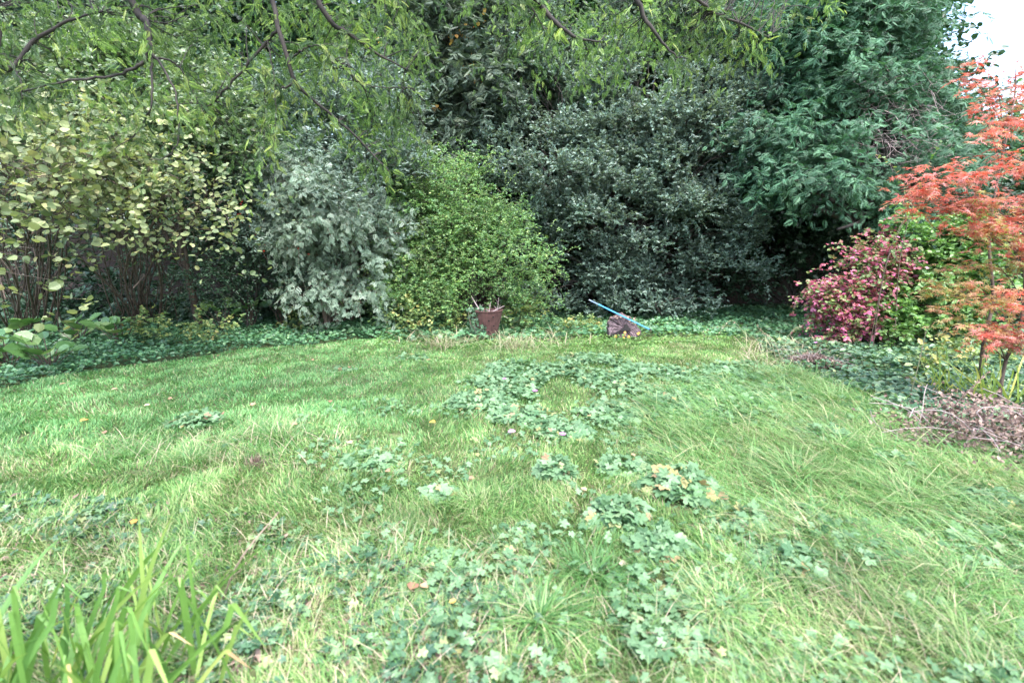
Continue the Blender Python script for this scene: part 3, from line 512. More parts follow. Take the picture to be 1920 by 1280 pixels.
# ================================================================== OVERHANGING YEW (its trunk stands beside the camera, left)
def make_overhang():
    base = np.array([-4.6, .9, float(gh(-4.6, .9))])
    root = thing('overhanging_yew', 'near yew whose yellow green sprays hang into the top of the view', 'tree', base)
    tr = spline([base - [0, 0, .1], base + [.1, .1, 1.5], base + [.0, .2, 3.2], base + [.3, .4, 5.0]], 12)
    a = Acc(); tubes(a, tr[None], (np.linspace(.30, .14, 12))[None], 12)
    J = base + [.1, .3, 4.0]; J2 = base + [.25, .4, 4.8]
    paths = [  # (points, r0, r1)
        ([J, P(120, -250, 3.6), P(245, 0, 4.0), P(275, 45, 4.0), P(283, 95, 4.0)], .05, .018),
        ([P(283, 95, 4.0), P(262, 122, 4.0), P(215, 142, 4.0), P(120, 155, 3.9), P(45, 172, 3.8)], .018, .007),
        ([P(283, 95, 4.0), P(286, 150, 4.0), P(280, 205, 4.0), P(255, 250, 4.1), P(215, 280, 4.1)], .012, .003),
        ([P(284, 100, 4.0), P(315, 140, 4.0), P(333, 200, 4.0), P(335, 265, 4.0), P(310, 295, 4.0), P(280, 300, 4.0)], .011, .003),
        ([P(284, 108, 4.0), P(330, 120, 4.1), P(360, 170, 4.2), P(385, 215, 4.3)], .010, .003),
        ([J, P(-120, -120, 3.5), P(0, 125, 3.9), P(60, 78, 4.0), P(130, 40, 4.0), P(190, 22, 4.1)], .035, .006),
        ([P(20, 115, 3.9), P(40, 160, 3.8), P(35, 210, 3.8)], .008, .003),
        ([J2, P(400, -300, 3.9), P(500, -40, 4.2), P(525, 60, 4.2), P(555, 155, 4.3), P(590, 190, 4.4), P(650, 240, 4.5), P(700, 290, 4.6), P(732, 326, 4.6)], .030, .005),
        ([P(525, 50, 4.2), P(500, 80, 4.3), P(425, 165, 4.4), P(385, 205, 4.5)], .016, .008),
        ([P(555, 155, 4.3), P(530, 165, 4.3), P(510, 150, 4.2), P(495, 125, 4.2)], .012, .004),
        ([P(548, 108, 4.2), P(580, 88, 4.1), P(625, 82, 4.1)], .009, .003),
        ([P(500, 70, 4.2), P(516, 170, 4.2), P(513, 290, 4.2)], .006, .002), ([P(498, 130, 4.2), P(495, 280, 4.3)], .005, .002),
        ([J2, P(430, -320, 4.0), P(600, 10, 4.4), P(650, 60, 4.5), P(700, 95, 4.5), P(760, 130, 4.6)], .04, .006),
        ([P(650, 60, 4.5), P(655, 130, 4.5), P(690, 160, 4.5), P(770, 165, 4.6)], .010, .003),
        ([J2, P(700, -400, 4.0), P(960, -60, 4.3), P(1010, 5, 4.4), P(1050, 50, 4.4), P(1085, 72, 4.4), P(1125, 78, 4.4)], .05, .006),
        ([P(970, -50, 4.3), P(1000, 20, 4.4), P(1025, 60, 4.4)], .012, .004),
        ([J2, P(900, -450, 4.2), P(1150, -90, 4.3), P(1200, 15, 4.4), P(1235, 70, 4.4), P(1270, 110, 4.4)], .05, .006),
        ([P(1150, -90, 4.3), P(1290, -10, 4.4), P(1340, 25, 4.5), P(1400, 48, 4.5), P(1440, 70, 4.5)], .022, .005),
        ([P(600, -40, 4.3), P(740, -10, 4.4), P(735, 50, 4.4)], .010, .003)]
    nodes = []; dirs = []
    for pts, r0, r1 in paths:
        s = spline(pts, 26)
        s[1:-1] += rng.normal(size=(24, 3)) * .005
        tubes(a, s[None], 0.9 * np.linspace(r0, r1, 26)[None], 7)
        v = s[(s @ UP * 0 + 1) > 0]; nodes.append(v[6:]); dirs.append(np.gradient(v, axis=0)[6:])
    # foliage masses as hanging curtains of twigs
    masses = [(60, 20, 3.9, 120, 60, .5), (180, 60, 4.0, 100, 60, .5), (60, 130, 3.8, 80, 70, .4), (150, 190, 3.9, 100, 60, .4, .6), (350, 50, 4.2, 100, 70, .5), (400, 120, 4.3, 80, 60, .5, .8), (260, 230, 4.1, 70, 60, .3, .5), (430, 220, 4.4, 60, 60, .4, .5),
              (520, 40, 4.3, 90, 60, .5), (620, 60, 4.5, 90, 70, .5, 1.2), (600, 140, 4.4, 70, 50, .4), (730, 60, 4.6, 80, 70, .5, 1.4), (760, 130, 4.6, 50, 60, .4), (700, 200, 4.6, 80, 60, .4, .9), (690, 270, 4.7, 50, 50, .3, .6), (760, 240, 4.7, 45, 40, .3), (480, 310, 4.5, 60, 30, .3, .35), (560, 230, 4.5, 60, 50, .3, .5), (710, 325, 4.7, 25, 25, .2),
              (960, 25, 4.4, 40, 40, .4), (1020, 40, 4.4, 60, 50, .4, 1.2), (1000, 110, 4.4, 25, 25, .2), (1100, 60, 4.5, 60, 60, .4, 1.2), (1090, 130, 4.5, 28, 50, .2), (1180, 70, 4.5, 60, 60, .4, 1.3), (1260, 90, 4.5, 50, 50, .4, 1.3), (1330, 60, 4.6, 60, 50, .4, 1.2), (1370, 100, 4.6, 60, 40, .3, 1.2), (1440, 50, 4.6, 40, 40, .3), (1500, 0, 4.8, 60, 30, .4), (920, 130, 4.5, 15, 25, .15),
              (300, -60, 4.0, 300, 60, .8, .7), (900, -70, 4.3, 350, 50, .8, .6), (1350, -40, 4.5, 200, 50, .6, .7)]
    masses = [(b[0], b[1], b[2] + .35) + b[3:] for b in masses]
    pt, out, k, C = blob_sample(masses, 740, .15, .5)
    n = len(pt); m = 3
    S = np.repeat(pt, m, 0) + rng.normal(size=(n * m, 3)) * .06
    D = unit(np.c_[rng.normal(0, .8, n * m), rng.normal(-.1, .5, n * m), -.25 + rng.normal(0, .5, n * m)])
    ln = rng.uniform(.10, .26, n * m); cr = np.repeat(rng.random(n), m)
    b = Acc(); leaf_out(b, S, D, ln, 4, YEW, .066, droop=.45, ang=45, crnd=cr, cw=.5, upn=.6, jit=.7, hang=.35, t0=.2, face=.9)
    # more sprays straight off the drawn branches
    nd = np.concatenate(nodes); dd = np.concatenate(dirs); q = rng.integers(0, len(nd), 330)
    D2 = unit(unit(dd[q]) * .5 + rng.normal(size=(330, 3)) * .6 + [0, 0, -.35]); l2 = rng.uniform(.08, .2, 330)
    leaf_out(b, nd[q], D2, l2, 3, YEW, .09, droop=.4, ang=38, upn=.5, jit=.7, hang=.15, t0=.3, face=.9)
    b.build('foliage', M['yew_near'], root, base)
    # connect the masses to the boughs with twigs
    nn = rng.choice(n, 420, replace=False); tgt = pt[nn]; dist = ((tgt[:, None] - nd[None]) ** 2).sum(-1); near = nd[dist.argmin(1)]
    far = np.sqrt(dist.min(1)) < 1.2
    tubes(a, curves(near[far], tgt[far], .05 * np.ones(far.sum()), 8, .06), .005 * np.linspace(1, .4, 8)[None] * np.ones((far.sum(), 1)), 4)
    twig_tubes(a, S, D, ln, .45, .0018, .5)
    a.build('branches', M['bark_near'], root, base, smooth=True)
make_overhang()

# ================================================================== GROUND COVER
def cover(name, label, pg, dens, tmpl, size, hgt, mat, tilt=.45, mask=None, rb=(0, 1), cat=None, stems=False, as_stuff=True, svar=.35):
    p = sample_poly(pg, dens)
    if mask is not None: p = p[mask(p[:, 0], p[:, 1])]
    n = len(p); h = hgt[0] + (hgt[1] - hgt[0]) * rng.random(n) * (.4 + .6 * vnoise(p[:, 0], p[:, 1], .35, 5))
    z = gh(p[:, 0], p[:, 1]) + h; Pt = np.c_[p, z]; az = rng.random(n) * 6.283
    A = np.c_[np.cos(az), np.sin(az), rng.normal(-.15, .25, n)]; N = np.c_[rng.normal(0, tilt, n), rng.normal(-.15, tilt, n), np.ones(n)]
    a = Acc(); scatter(a, tmpl, Pt, A, N, size * (1 - svar + 2 * svar * rng.random(n)), rb[0] + (rb[1] - rb[0]) * .975 * rng.random(n))
    o = a.build(name, M[mat]); return tag(o, label, cat, None, 'stuff')
border = poly((-350, 800), (0, 728), (130, 705), (250, 686), (450, 662), (640, 640), (760, 632), (760, 612), (450, 595), (-350, 600))
for nm, hg, dn, sz, lb in (('ground_cover', (.03, .26), 850, .060, 'dark green leafy ground cover filling the border along the left of the lawn'),):
    cover(nm, lb, border, dn, LEAF, sz, hg, 'vinca', .5, cat='ground cover')
cover('undergrowth', 'knee high leafy undergrowth behind the left border plants', poly((-350, 640), (200, 630), (500, 612), (760, 612), (800, 585), (-350, 575)), 330, LEAF, .085, (.1, .65), 'holly', .6, cat='undergrowth')  # darker leaf material used here, puts the deep shadow into the colour
under = poly((680, 640), (850, 646), (1150, 632), (1500, 640), (1750, 660), (2300, 680), (3000, 680), (3000, 575), (560, 585))
cover('ivy', 'dark ivy and low leaves spreading under the trees', under, 330, IVY, .06, (.02, .22), 'vinca', .5, cat='ivy')
bedR = poly((1480, 690), (1420, 655), (1520, 640), (1750, 655), (2100, 670), (3000, 670), (3000, 980), (2300, 910), (1900, 880), (1740, 820), (1640, 760))
cover('ground_cover', 'soft grey green bramble leaves carpeting the bed below the maple', bedR, 620, LEAF, .075, (.03, .22), 'ivy', .45, cat='ground cover')
cover('low_weeds', 'low fresh green weeds around the foot of the rusty bin and the log', poly((700, 655), (1130, 655), (1400, 640), (1400, 615), (1150, 605), (740, 605)), 380, LEAF, .045, (.02, .12), 'spindle', .5, rb=(0, .9), cat='weeds')
ivyA = poly((-500, 1500), (-300, 950), (150, 940), (420, 960), (560, 1010), (800, 1060), (1010, 1130), (1100, 1400))
cover('ivy', 'ivy mat with lobed leaves creeping through the grass in the lower left', ivyA, 1250, IVY, .034, (.01, .09), 'ivy', .6, mask=lambda x, y: (vnoise(x, y, .4, 11) + .5 * vnoise(x, y, .11, 12) > .72) | (rng.random(len(x)) < .12), cat='ivy')
cover('leaf_litter', 'brown dead leaf and stem litter showing between the ivy leaves', ivyA, 500, SLIM, .05, (.0, .05), 'brown', .5, cat='litter')
ivyB = poly((700, 1020), (1250, 960), (1930, 950), (2300, 1100), (2300, 1500), (1000, 1500))
cover('creeping_leaves', 'scattered ivy and small lobed leaves in the grass in the lower right', ivyB, 1100, GERAN, .034, (.03, .13), 'geran', .5, mask=lambda x, y: (vnoise(x, y, .3, 21) > .55) | (rng.random(len(x)) < .15), cat='ground cover')
seed_ = poly((330, 960), (420, 850), (620, 780), (1000, 690), (1400, 690), (1900, 860), (2100, 1100), (1300, 1250), (600, 1100))
cover('lawn_weeds', 'small lobed weed leaves sprinkled through the lawn', seed_, 230, GERAN, .036, (.02, .09), 'geran', .45, mask=lambda x, y: vnoise(x, y, .5, 31) > .52, cat='weeds')
midR = poly((1000, 660), (1480, 690), (1700, 790), (1500, 830), (1250, 790), (860, 740), (900, 690))
cover('lawn_weeds', 'low grey green lobed leaves spreading across the far right part of the lawn', midR, 520, GERAN, .045, (.04, .13), 'geran', .4, mask=lambda x, y: vnoise(x, y, .6, 41) > .45, cat='weeds')

cover('clover', 'tiny clover and moss leaves matted between the grass blades', poly((-400, 1500), (-300, 780), (640, 660), (1350, 650), (1700, 800), (2300, 950), (2300, 1500)), 900, ROUND, .014, (.0, .045), 'grass', .6, rb=(0, .75), cat='clover')
# ================================================================== GRASS
def blades(acc, x, y, ln, wd, lean, bend, rnd, az=None, z0=None, mat=0):
    n = len(x); az = rng.random(n) * 6.283 if az is None else az
    z = gh(x, y) if z0 is None else z0; root = np.c_[x, y, z]
    H = np.c_[np.cos(az), np.sin(az), np.zeros(n)]; sd_ = np.c_[-np.sin(az + rng.normal(0, .6, n)), np.cos(az), np.zeros(n)]; sd_ = unit(sd_)
    s = np.array([0, .38, .72, 1.0]); 
    hz = (lean[:, None] * s + bend[:, None] * s ** 2.2); vt = s - .45 * bend[:, None] * s ** 3 - .15 * lean[:, None] * s
    C = root[:, None] + H[:, None] * (hz * ln[:, None])[..., None] + np.array([0, 0, 1.]) * (vt * ln[:, None])[..., None]
    W = np.array([.8, 1.0, .7, 0]) * .5
    Lf = C - sd_[:, None] * (W * wd[:, None])[..., None]; Rt = C + sd_[:, None] * (W * wd[:, None])[..., None]
    V = np.stack([Lf[:, 0], Rt[:, 0], Rt[:, 1], Lf[:, 1], Rt[:, 2], Lf[:, 2], C[:, 3]], 1)
    off = (np.arange(n) * 7)[:, None, None]
    q = (np.array([(0, 1, 2, 3), (3, 2, 4, 5)])[None] + off).reshape(-1, 4); t = (np.array([(5, 4, 6)])[None] + off).reshape(-1, 3)
    acc.add(V.reshape(-1, 3), [t, q], [rnd, np.repeat(rnd, 2)], mat)
lawn = poly((-900, 1800), (-500, 760), (0, 728), (250, 688), (450, 662), (640, 640), (760, 634), (950, 640), (1150, 634), (1350, 634), (1500, 655), (1650, 740), (1800, 840), (2300, 950), (2900, 1000), (3000, 1900))
def make_grass():
    p = np.concatenate([sample_poly(poly((-900, 1900), (-260, 900), (2180, 900), (3000, 1900)), 7000), sample_poly(poly((-420, 900), (-300, 780), (2700, 780), (2900, 900)), 3800), sample_poly(poly((-420, 780), (-200, 632), (2100, 632), (2300, 780)), 2300)])
    p = p[pip(p, lawn) & (np.abs(p[:, 0]) < p[:, 1] * 1.5 + .4) & (p[:, 1] > 1.2)]
    x, y = p[:, 0], p[:, 1]; dist = np.hypot(x, y)
    patch = vnoise(x, y, .7, 51); dry = vnoise(x, y, .45, 52); bare = vnoise(x, y, .25, 53)
    inivy = pip(p, ivyA) & (vnoise(x, y, .4, 11) + .5 * vnoise(x, y, .11, 12) > .72); keep = ((bare > .13) | (y > 4.5)) & (~inivy | (rng.random(len(x)) < .7)); x, y, dist, patch, dry = x[keep], y[keep], dist[keep], patch[keep], dry[keep]; n = len(x)
    pxs = 960 + x / y * 960
    long_ = np.clip((pxs - 1250) / 300, 0, 1) * (y < 8) ; near = np.clip((4.5 - y) / 2, 0, 1)
    ln = (.035 + .04 * rng.random(n) + .05 * patch ** 2 * rng.random(n)) * (1 - .35 * np.clip((y - 5) / 3, 0, 1)) + .10 * long_ * rng.random(n) + .04 * near * rng.random(n)
    wd = .0016 + .0008 * dist + .0008 * rng.random(n)
    az = np.where(rng.random(n) < .6 * long_, rng.normal(2.6, .8, n), vnoise(x, y, .3, 60) * 9 + rng.normal(0, 1.1, n))
    rr = rng.random(n) * .85 + .32 * (dry - .5) + .0 * patch + np.where(rng.random(n) < .07 + .10 * near + .12 * long_, .35, 0)
    left = (pxs < 1050) & (y > 3.6) & (rng.random(n) < np.clip((1100 - pxs) / 500, 0, 1) * np.clip((y - 3.4) / 1.2, 0, 1) * .85)
    a = Acc()
    for sel, mt in ((~left, 0), (left, 1)):
        blades(a, x[sel], y[sel], ln[sel], wd[sel], rng.uniform(.05, .5, n)[sel], rng.uniform(.1, .75, n)[sel] + .25 * long_[sel], np.clip(rr, 0, 1)[sel], az[sel], mat=mt)
    tag(a.build('grass', [M['grass'], M['lush']]), 'rough green lawn grass with yellowed and straw coloured patches', 'grass', None, 'stuff')
    print('grass blades', n)
make_grass()
def make_long():
    # strands follow one loose direction with plenty of strays
    # long lying strands over the right of the lawn and dead straw near the camera
    pg = poly((1200, 760), (1500, 690), (1700, 800), (2000, 900), (2200, 1100), (1900, 1150), (1500, 1040), (1250, 900)); p = sample_poly(pg, 520); n = len(p); a = Acc()
    blades(a, p[:, 0], p[:, 1], rng.uniform(.18, .38, n), rng.uniform(.004, .007, n), rng.uniform(.3, .9, n), rng.uniform(.5, 1.1, n), rng.random(n), np.where(rng.random(n) < .7, rng.normal(2.7, .5, n), rng.random(n) * 6.28))
    tag(a.build('long_grass', M['tuft']), 'long pale strands of grass flopped over the right side of the lawn', 'grass', None, 'stuff')
    a = Acc()
    for pg, dn, ll in ((poly((-200, 1400), (-200, 1000), (700, 1000), (1300, 1100), (2000, 1000), (2200, 1400)), 420, (.05, .18)), (poly((740, 655), (1010, 660), (1130, 645), (1000, 628), (760, 632)), 55, (.15, .4)), (poly((1380, 700), (1540, 700), (1560, 655), (1400, 650)), 110, (.2, .4)), (poly((150, 880), (620, 900), (650, 830), (200, 820)), 160, (.12, .25))):
        p = sample_poly(pg, dn); n = len(p)
        blades(a, p[:, 0], p[:, 1], rng.uniform(*ll, n), .0020 + .0008 * p[:, 1], rng.uniform(.2, 1.3, n), rng.uniform(.2, 1.0, n), rng.random(n))
    tag(a.build('dead_grass', M['straw']), 'thin dead straw stalks tangled through the grass', 'dead grass', None, 'stuff')
make_long()

# ================================================================== TUSSOCKS, CLUMPS
def tussock(px, py, label, n=160, ln=.24, wd=.0042, rad=.13, mat='tuft', name='grass_tussock', cat='grass tuft', bend=(.4, 1.3), lean=(.05, .6), rb=(0, 1), group=None, part=None):
    n = int(n * 1.3); ln *= .85; g = G3(px, py); r = rad * 1.3 * np.abs(rng.normal(0, .7, n)); th = rng.random(n) * 6.283; x = g[0] + r * np.cos(th); y = g[1] + r * np.sin(th)
    a = Acc(); blades(a, x, y, ln * rng.uniform(.5, 1.15, n), wd * rng.uniform(.6, 1.3, n), rng.uniform(*lean, n), rng.uniform(*bend, n), rb[0] + (rb[1] - rb[0]) * rng.random(n), th + rng.normal(0, 1.0, n))
    return tag(a.build(name, M[mat], loc=g), label, cat, group)
TG = 'grass tussocks standing up from the lawn'
for px, py, lb, kw in (
    (520, 838, 'grass tussock with fine arching blades behind the patch of dead stalks', dict(n=200, ln=.30)),
    (365, 872, 'loose grass tussock left of the one behind the dead stalks', dict(n=200, ln=.28)),
    (245, 855, 'bluish grass tussock below the small grey green geranium mound on the left', dict(n=180, ln=.26, rb=(.2, .7))),
    (1465, 712, 'wispy grass tussock beside the bare stalks at the lawn edge', dict(n=180, ln=.36, rb=(.3, 1))),
    (1490, 905, 'large glossy grass tussock right of the yellow leaved geranium clump', dict(n=320, ln=.34, wd=.005)),
    (1700, 960, 'pale straw tipped grass tussock on the right', dict(n=300, ln=.38, rb=(.3, 1))),
    (1580, 870, 'tussock of brownish flopped blades above the straw tipped one', dict(n=260, ln=.34, rb=(.4, 1), lean=(.4, 1.2))),
    (1010, 1180, 'grass tussock with whitish blades among ivy at the bottom centre', dict(n=220, ln=.22, wd=.006, rad=.07)),
    (1110, 1090, 'bright green grass tussock above the bottom centre one', dict(n=240, ln=.22, rb=(0, .6), rad=.09)),
    (1350, 1165, 'dry strawy grass tussock in the lower right', dict(n=170, ln=.24, rb=(.55, 1), rad=.08)),
    (890, 945, 'low brownish grass tuft in the middle of the lawn', dict(n=200, ln=.18, rb=(.4, .95))),
    (1300, 820, 'sprawling grass tussock beside the geranium bank', dict(n=220, ln=.30, rb=(.1, .9))),
    (1560, 760, 'tall feathery grass tussock below the bramble carpet', dict(n=260, ln=.38, rb=(.2, .9))),
    (1800, 1120, 'dark fine grass tussock near the lower right edge', dict(n=220, ln=.26, rb=(.0, .8)))):
    tussock(px, py, lb, group=TG, **kw)
tussock(482, 885, 'small upright bundle of dead brown stalks in the lawn', n=110, ln=.11, wd=.005, rad=.06, mat='brown', name='dead_stalks', cat='dead stalks', bend=(0, .2), lean=(0, .25))
tussock(830, 650, 'straw coloured dead grass clump left of the rusty bin', n=110, ln=.38, wd=.008, rad=.25, mat='straw', name='dead_grass_clump', rb=(0, .8), cat='dead grass')
tussock(965, 660, 'straw coloured dead grass clump in front of the rusty bin to its right', n=120, ln=.42, wd=.008, rad=.25, mat='straw', name='dead_grass_clump', rb=(0, .8), cat='dead grass')
# bare seed stalks right
def stalks(label, px, py, specs, mat='straw', r=.005, name='bare_stalks', heads=True):
    g = G3(px, py); d = g[1] / .985; root = thing(name, label, 'stalks', g); 
    for s in specs:
        a = Acc(); pts = [g + [rng.normal(0, .03), 0, -.02]] + [P(x, y, d) for x, y in s]; q = spline(pts, 14)
        tubes(a, q[None], (r * np.linspace(1, .5, 14))[None], 5)
        tip = q[-5:] if heads else q[-1:]; k5 = len(tip) * 3; scatter(a, SLIM, np.repeat(tip, 3, 0), rng.normal(size=(k5, 3)) * .4 + (q[-1] - q[-3]) * 8, rng.normal(size=(k5, 3)), (.035 if heads else .012) * np.ones(k5), .5 + .5 * rng.random(k5)); a.build('stalk', M[mat], root, g)
stalks('bare pale stalks rising and nodding at the lawn edge left of the pink shrub', 1465, 688, [[(1445, 640), (1420, 612)], [(1452, 640), (1430, 625)], [(1470, 650), (1485, 620), (1500, 612)], [(1440, 655), (1385, 615), (1350, 612), (1320, 620)], [(1430, 660), (1400, 630), (1372, 600), (1350, 622)]])
stalks('grey dead stalk leaning right over the brown bramble heap', 1745, 835, [[(1790, 760), (1850, 700)], [(1780, 790), (1870, 735)], [(1760, 830), (1810, 815), (1800, 770)]], 'brown', .006)
stalks('long pale pinkish stalk leaning across the iris leaves at lower left', 395, 1120, [[(450, 1050), (520, 962)]], 'brown', .005, 'leaning_stalk', False)
stalks('thin pale upright stalk below the maple', 1705, 755, [[(1718, 700), (1738, 615)]], 'straw', .006)

def clump(px, py, rx, rh, n, label, mat='geran', tmpl=GERAN, size=.075, name='geranium_clump', cat='plant', group=None, ry=None, rb=(0, 1), yellow=0):
    g = G3(px, py); sc = g[1] / .985 / F; rx_ = rx * sc; ry_ = (ry if ry else rx * .8) * sc * 1.0
    root = thing(name, label, cat, g, group); n = int(n * 1.9)
    th = rng.random(n) * 6.283; r = np.sqrt(rng.random(n)) * (1 + .15 * np.sin(th * 3 + px)); x = g[0] + rx_ * r * np.cos(th); y = g[1] + ry_ * r * np.sin(th)
    z = gh(x, y) + rh * (1 - .65 * r ** 2) * (.55 + .45 * rng.random(n)); out = np.c_[np.cos(th), np.sin(th), np.zeros(n)]
    A = out * (.3 + r[:, None]) + rng.normal(size=(n, 3)) * .45; A[:, 2] -= .25; N = out * .35 * r[:, None] + rng.normal(size=(n, 3)) * .38 + [0, -.25, 1]
    rn = rb[0] + (rb[1] - rb[0]) * rng.random(n)
    if yellow: q = rng.random(n) < yellow; rn[q] = rng.uniform(.96, 1.0, q.sum())
    a = Acc(); Pt = np.c_[x, y, z]; scatter(a, tmpl, Pt, A, N, size * (.6 + .7 * rng.random(n)), rn); a.build('leaves', M[mat], root, g)
    b = Acc(); m = min(n, 120); c0 = g + np.c_[rng.normal(size=(m, 2)) * rx_ * .35, np.zeros(m)]; tubes(b, curves(c0, Pt[:m], .1 * np.ones(m), 5, .04), .002 * np.ones((m, 5)), 3); b.build('stalks', M['tuft'], root, g)
GG = 'geranium clumps growing in the lawn'
for a_ in ((368, 795, 48, .13, 130, 'small isolated mound of grey green lobed leaves on the left lawn'),
           (895, 765, 60, .17, 190, 'domed geranium clump at the left end of the middle bank of leaves'),
           (985, 790, 65, .15, 200, 'geranium clump in the middle of the bank, sloping towards the camera'),
           (1060, 810, 60, .13, 170, 'geranium clump at the near end of the bank with a pink flower'),
           (1150, 775, 70, .13, 190, 'geranium clump joining the bank on its right'),
           (1260, 765, 75, .14, 210, 'wide geranium clump with pale leaves right of the bank'),
           (1360, 790, 50, .12, 110, 'thin geranium clump partly under long grass'),
           (690, 880, 55, .12, 45, 'sparse geranium clump left of centre with a few big pale leaves'),
           (1040, 895, 38, .17, 60, 'dark upright geranium clump below the bank'),
           (1170, 880, 60, .13, 90, 'loose geranium clump right of the dark upright one'),
           (1280, 930, 75, .20, 190, 'large geranium clump with several yellow and tan leaves', 'geran', GERAN, .056, 'geranium_clump', 'plant', None, None, (0, .9), .13),
           (1160, 985, 60, .17, 110, 'geranium clump with broad leaves left of the yellow leaved one'),
           (1240, 1040, 60, .14, 90, 'low geranium clump in front of the yellow leaved one'),
           (1400, 1000, 55, .14, 60, 'geranium clump half buried in dark grass on the right'),
           (1480, 1080, 90, .12, 80, 'straggling geranium clump in the lower right'),
           (1540, 840, 50, .16, 50, 'small geranium clump poking out of the long grass'),
           (820, 930, 40, .10, 26, 'few geranium leaves beside the brownish tuft'),
           (640, 690, 30, .06, 26, 'tiny geranium clump near the far left of the lawn'),
           (770, 672, 35, .08, 40, 'small geranium clump in front of the dead grass'),
           (1100, 680, 55, .10, 80, 'flat geranium clump in front of the stump'),
           (1660, 890, 60, .14, 60, 'pale geranium clump left of the brown bramble heap'),
           (1850, 960, 70, .14, 70, 'blurred pale geranium clump at the right edge')):
    a_ = list(a_); dfl = {6: "geran", 7: GERAN, 8: .050, 9: "geranium_clump", 10: "plant"}
    while len(a_) < 11: a_.append(dfl[len(a_)])
    if len(a_) == 11: a_.append(GG)
    else: a_[11] = GG
    clump(*a_)

# bergenias
def bergenia(px, py, label, n=16, size=.2):
    g = G3(px, py); root = thing('bergenia_plant', label, 'plant', g, 'bergenia plants in the left border')
    th = rng.random(n) * 6.283; h = rng.uniform(.16, .46, n) + (.16 if px > 300 else 0); r = rng.uniform(.02, .3, n)
    Pt = g + np.c_[np.cos(th) * r, np.sin(th) * r, h]; A = np.c_[np.cos(th), np.sin(th), rng.uniform(.1, .9, n)]; N = np.c_[-np.cos(th) * .5, -np.sin(th) * .5 - .5, np.ones(n)] + rng.normal(size=(n, 3)) * .3
    a = Acc(); scatter(a, ROUND, Pt, A, N, size * rng.uniform(.65, 1.1, n) * 1.1, rng.random(n)); a.build('leaves', M['berg'], root, g)
    b = Acc(); tubes(b, curves(np.repeat(g[None], n, 0), Pt + A * .02, .05 * np.ones(n), 6, .02), .006 * np.ones((n, 6)), 5); b.build('stalks', M['bark_brown'], root, g)
for px, py, lb in ((20, 690, 'bergenia with broad leathery leaves at the left edge'), (95, 695, 'bergenia clump with the largest round leaves, left border'), (60, 650, 'bergenia behind the largest leaved one'), (150, 650, 'bergenia plant in front of the arching brown stems'), (225, 655, 'bergenia at the right end of the left group'),
                   (420, 628, 'bergenia with upright leaves in the middle of the border'), (470, 622, 'bergenia among small yellow leaves in the border'), (530, 615, 'bergenia below the variegated shrub, left one'), (600, 615, 'bergenia below the variegated shrub, right one')):
    bergenia(px, py, lb, 18 if px < 300 else 14, .2 if px < 300 else .17)
# small yellowing plants in the border and by the bin
YG = 'yellowing seedlings along the far lawn edge'
def yellowp(px, py, w, h, n, label, size=.06):
    g = G3(px, py); d = g[1] / .985
    plant('yellow_leaved_plant', label, 'plant', g[:2], [(px, py - h * .5, d, w, h * .55, .3)], M['yellow'], M['bark_brown'], LEAF, ncl=n, m=3, L=.16, k=5, size=size, r0=.006, nsub=12, inner=.1, droop=.3, group=YG, tw=.002)
for t in ((290, 650, 45, 60, 26, 'small yellow leaved plant beside the right hand bergenia of the left group'), (400, 650, 45, 60, 26, 'yellow flecked plant in the border left of the upright bergenia'), (560, 622, 35, 35, 18, 'low yellow flecked plant between the two bergenias below the variegated shrub'),
          (775, 632, 42, 58, 34, 'yellow leaved bramble left of the rusty bin'), (850, 625, 30, 40, 18, 'yellow green seedling touching the left side of the rusty bin'), (975, 622, 35, 60, 34, 'bright yellow leaved bramble right of the rusty bin'), (1005, 600, 30, 45, 20, 'yellow leaves behind the bramble on the right of the bin'),
          (1090, 625, 50, 25, 22, 'low yellow green plant between the bin and the stump'), (1760, 700, 45, 55, 24, 'yellow green plant under the lowest maple branch'), (1830, 690, 40, 50, 20, 'yellow olive plant at the foot of the maple')):
    yellowp(*t)

# strap-leaved clumps
def straps(name, label, px, py, n, ln, wd0, mat, rad, h=None, seed=3, lean=(.0, .5), dirx=.35):
    g = G3(px, py); root = thing(name, label, 'plant', g); r = np.random.default_rng(seed)
    for i in range(n):
        b = g + [r.normal(0, rad), r.normal(0, rad * .6), -.02]; L = ln * r.uniform(.65, 1.15); le = r.uniform(*lean); wd = wd0 * r.uniform(.6, 1.2); az = r.normal(dirx, 1.3) if r.random() < .75 else r.random() * 6.28
        H = np.array([math.cos(az), math.sin(az) * .6, 0]); kink = r.random() < .5
        K = 9; s = np.linspace(0, 1, K); hz = le * s + .25 * le * s ** 3; vt = s * (1 - .12 * le) - .25 * le * s ** 3
        if kink:
            kp = r.uniform(.6, .85); q = s > kp; hz[q] = le * kp + (s[q] - kp) * .5; vt[q] = kp * (1 - .12 * le) - (s[q] - kp) * r.uniform(.3, 1.1)
        C = b + H * (hz * L)[:, None] + np.array([0, 0, 1.]) * (vt * L)[:, None]; sd_ = unit(np.array([-H[1] + r.normal(0, .3) + .8, H[0] * .4, 0]))
        W = wd * .5 * np.array([.55, .8, .95, 1, 1, .9, .75, .45, .04])[:, None]; mid = C + np.array([0, -.15, 0]) * W
        V = np.stack([C - sd_ * W, mid - [0, 0, .0] + np.array([0, .25, 0]) * W, C + sd_ * W], 1).reshape(-1, 3)
        f = np.array([(3 * j + c, 3 * j + c + 1, 3 * j + c + 4, 3 * j + c + 3) for j in range(K - 1) for c in (0, 1)])
        rv = r.random() * .86; rn = np.array([rv + (.13 if (j > K - 4 and kink) else 0) for j in range(K - 1) for c in (0, 1)])
        a = Acc(); a.add(V, [f], [rn]); a.build('blade', M[mat], root, g, smooth=False)
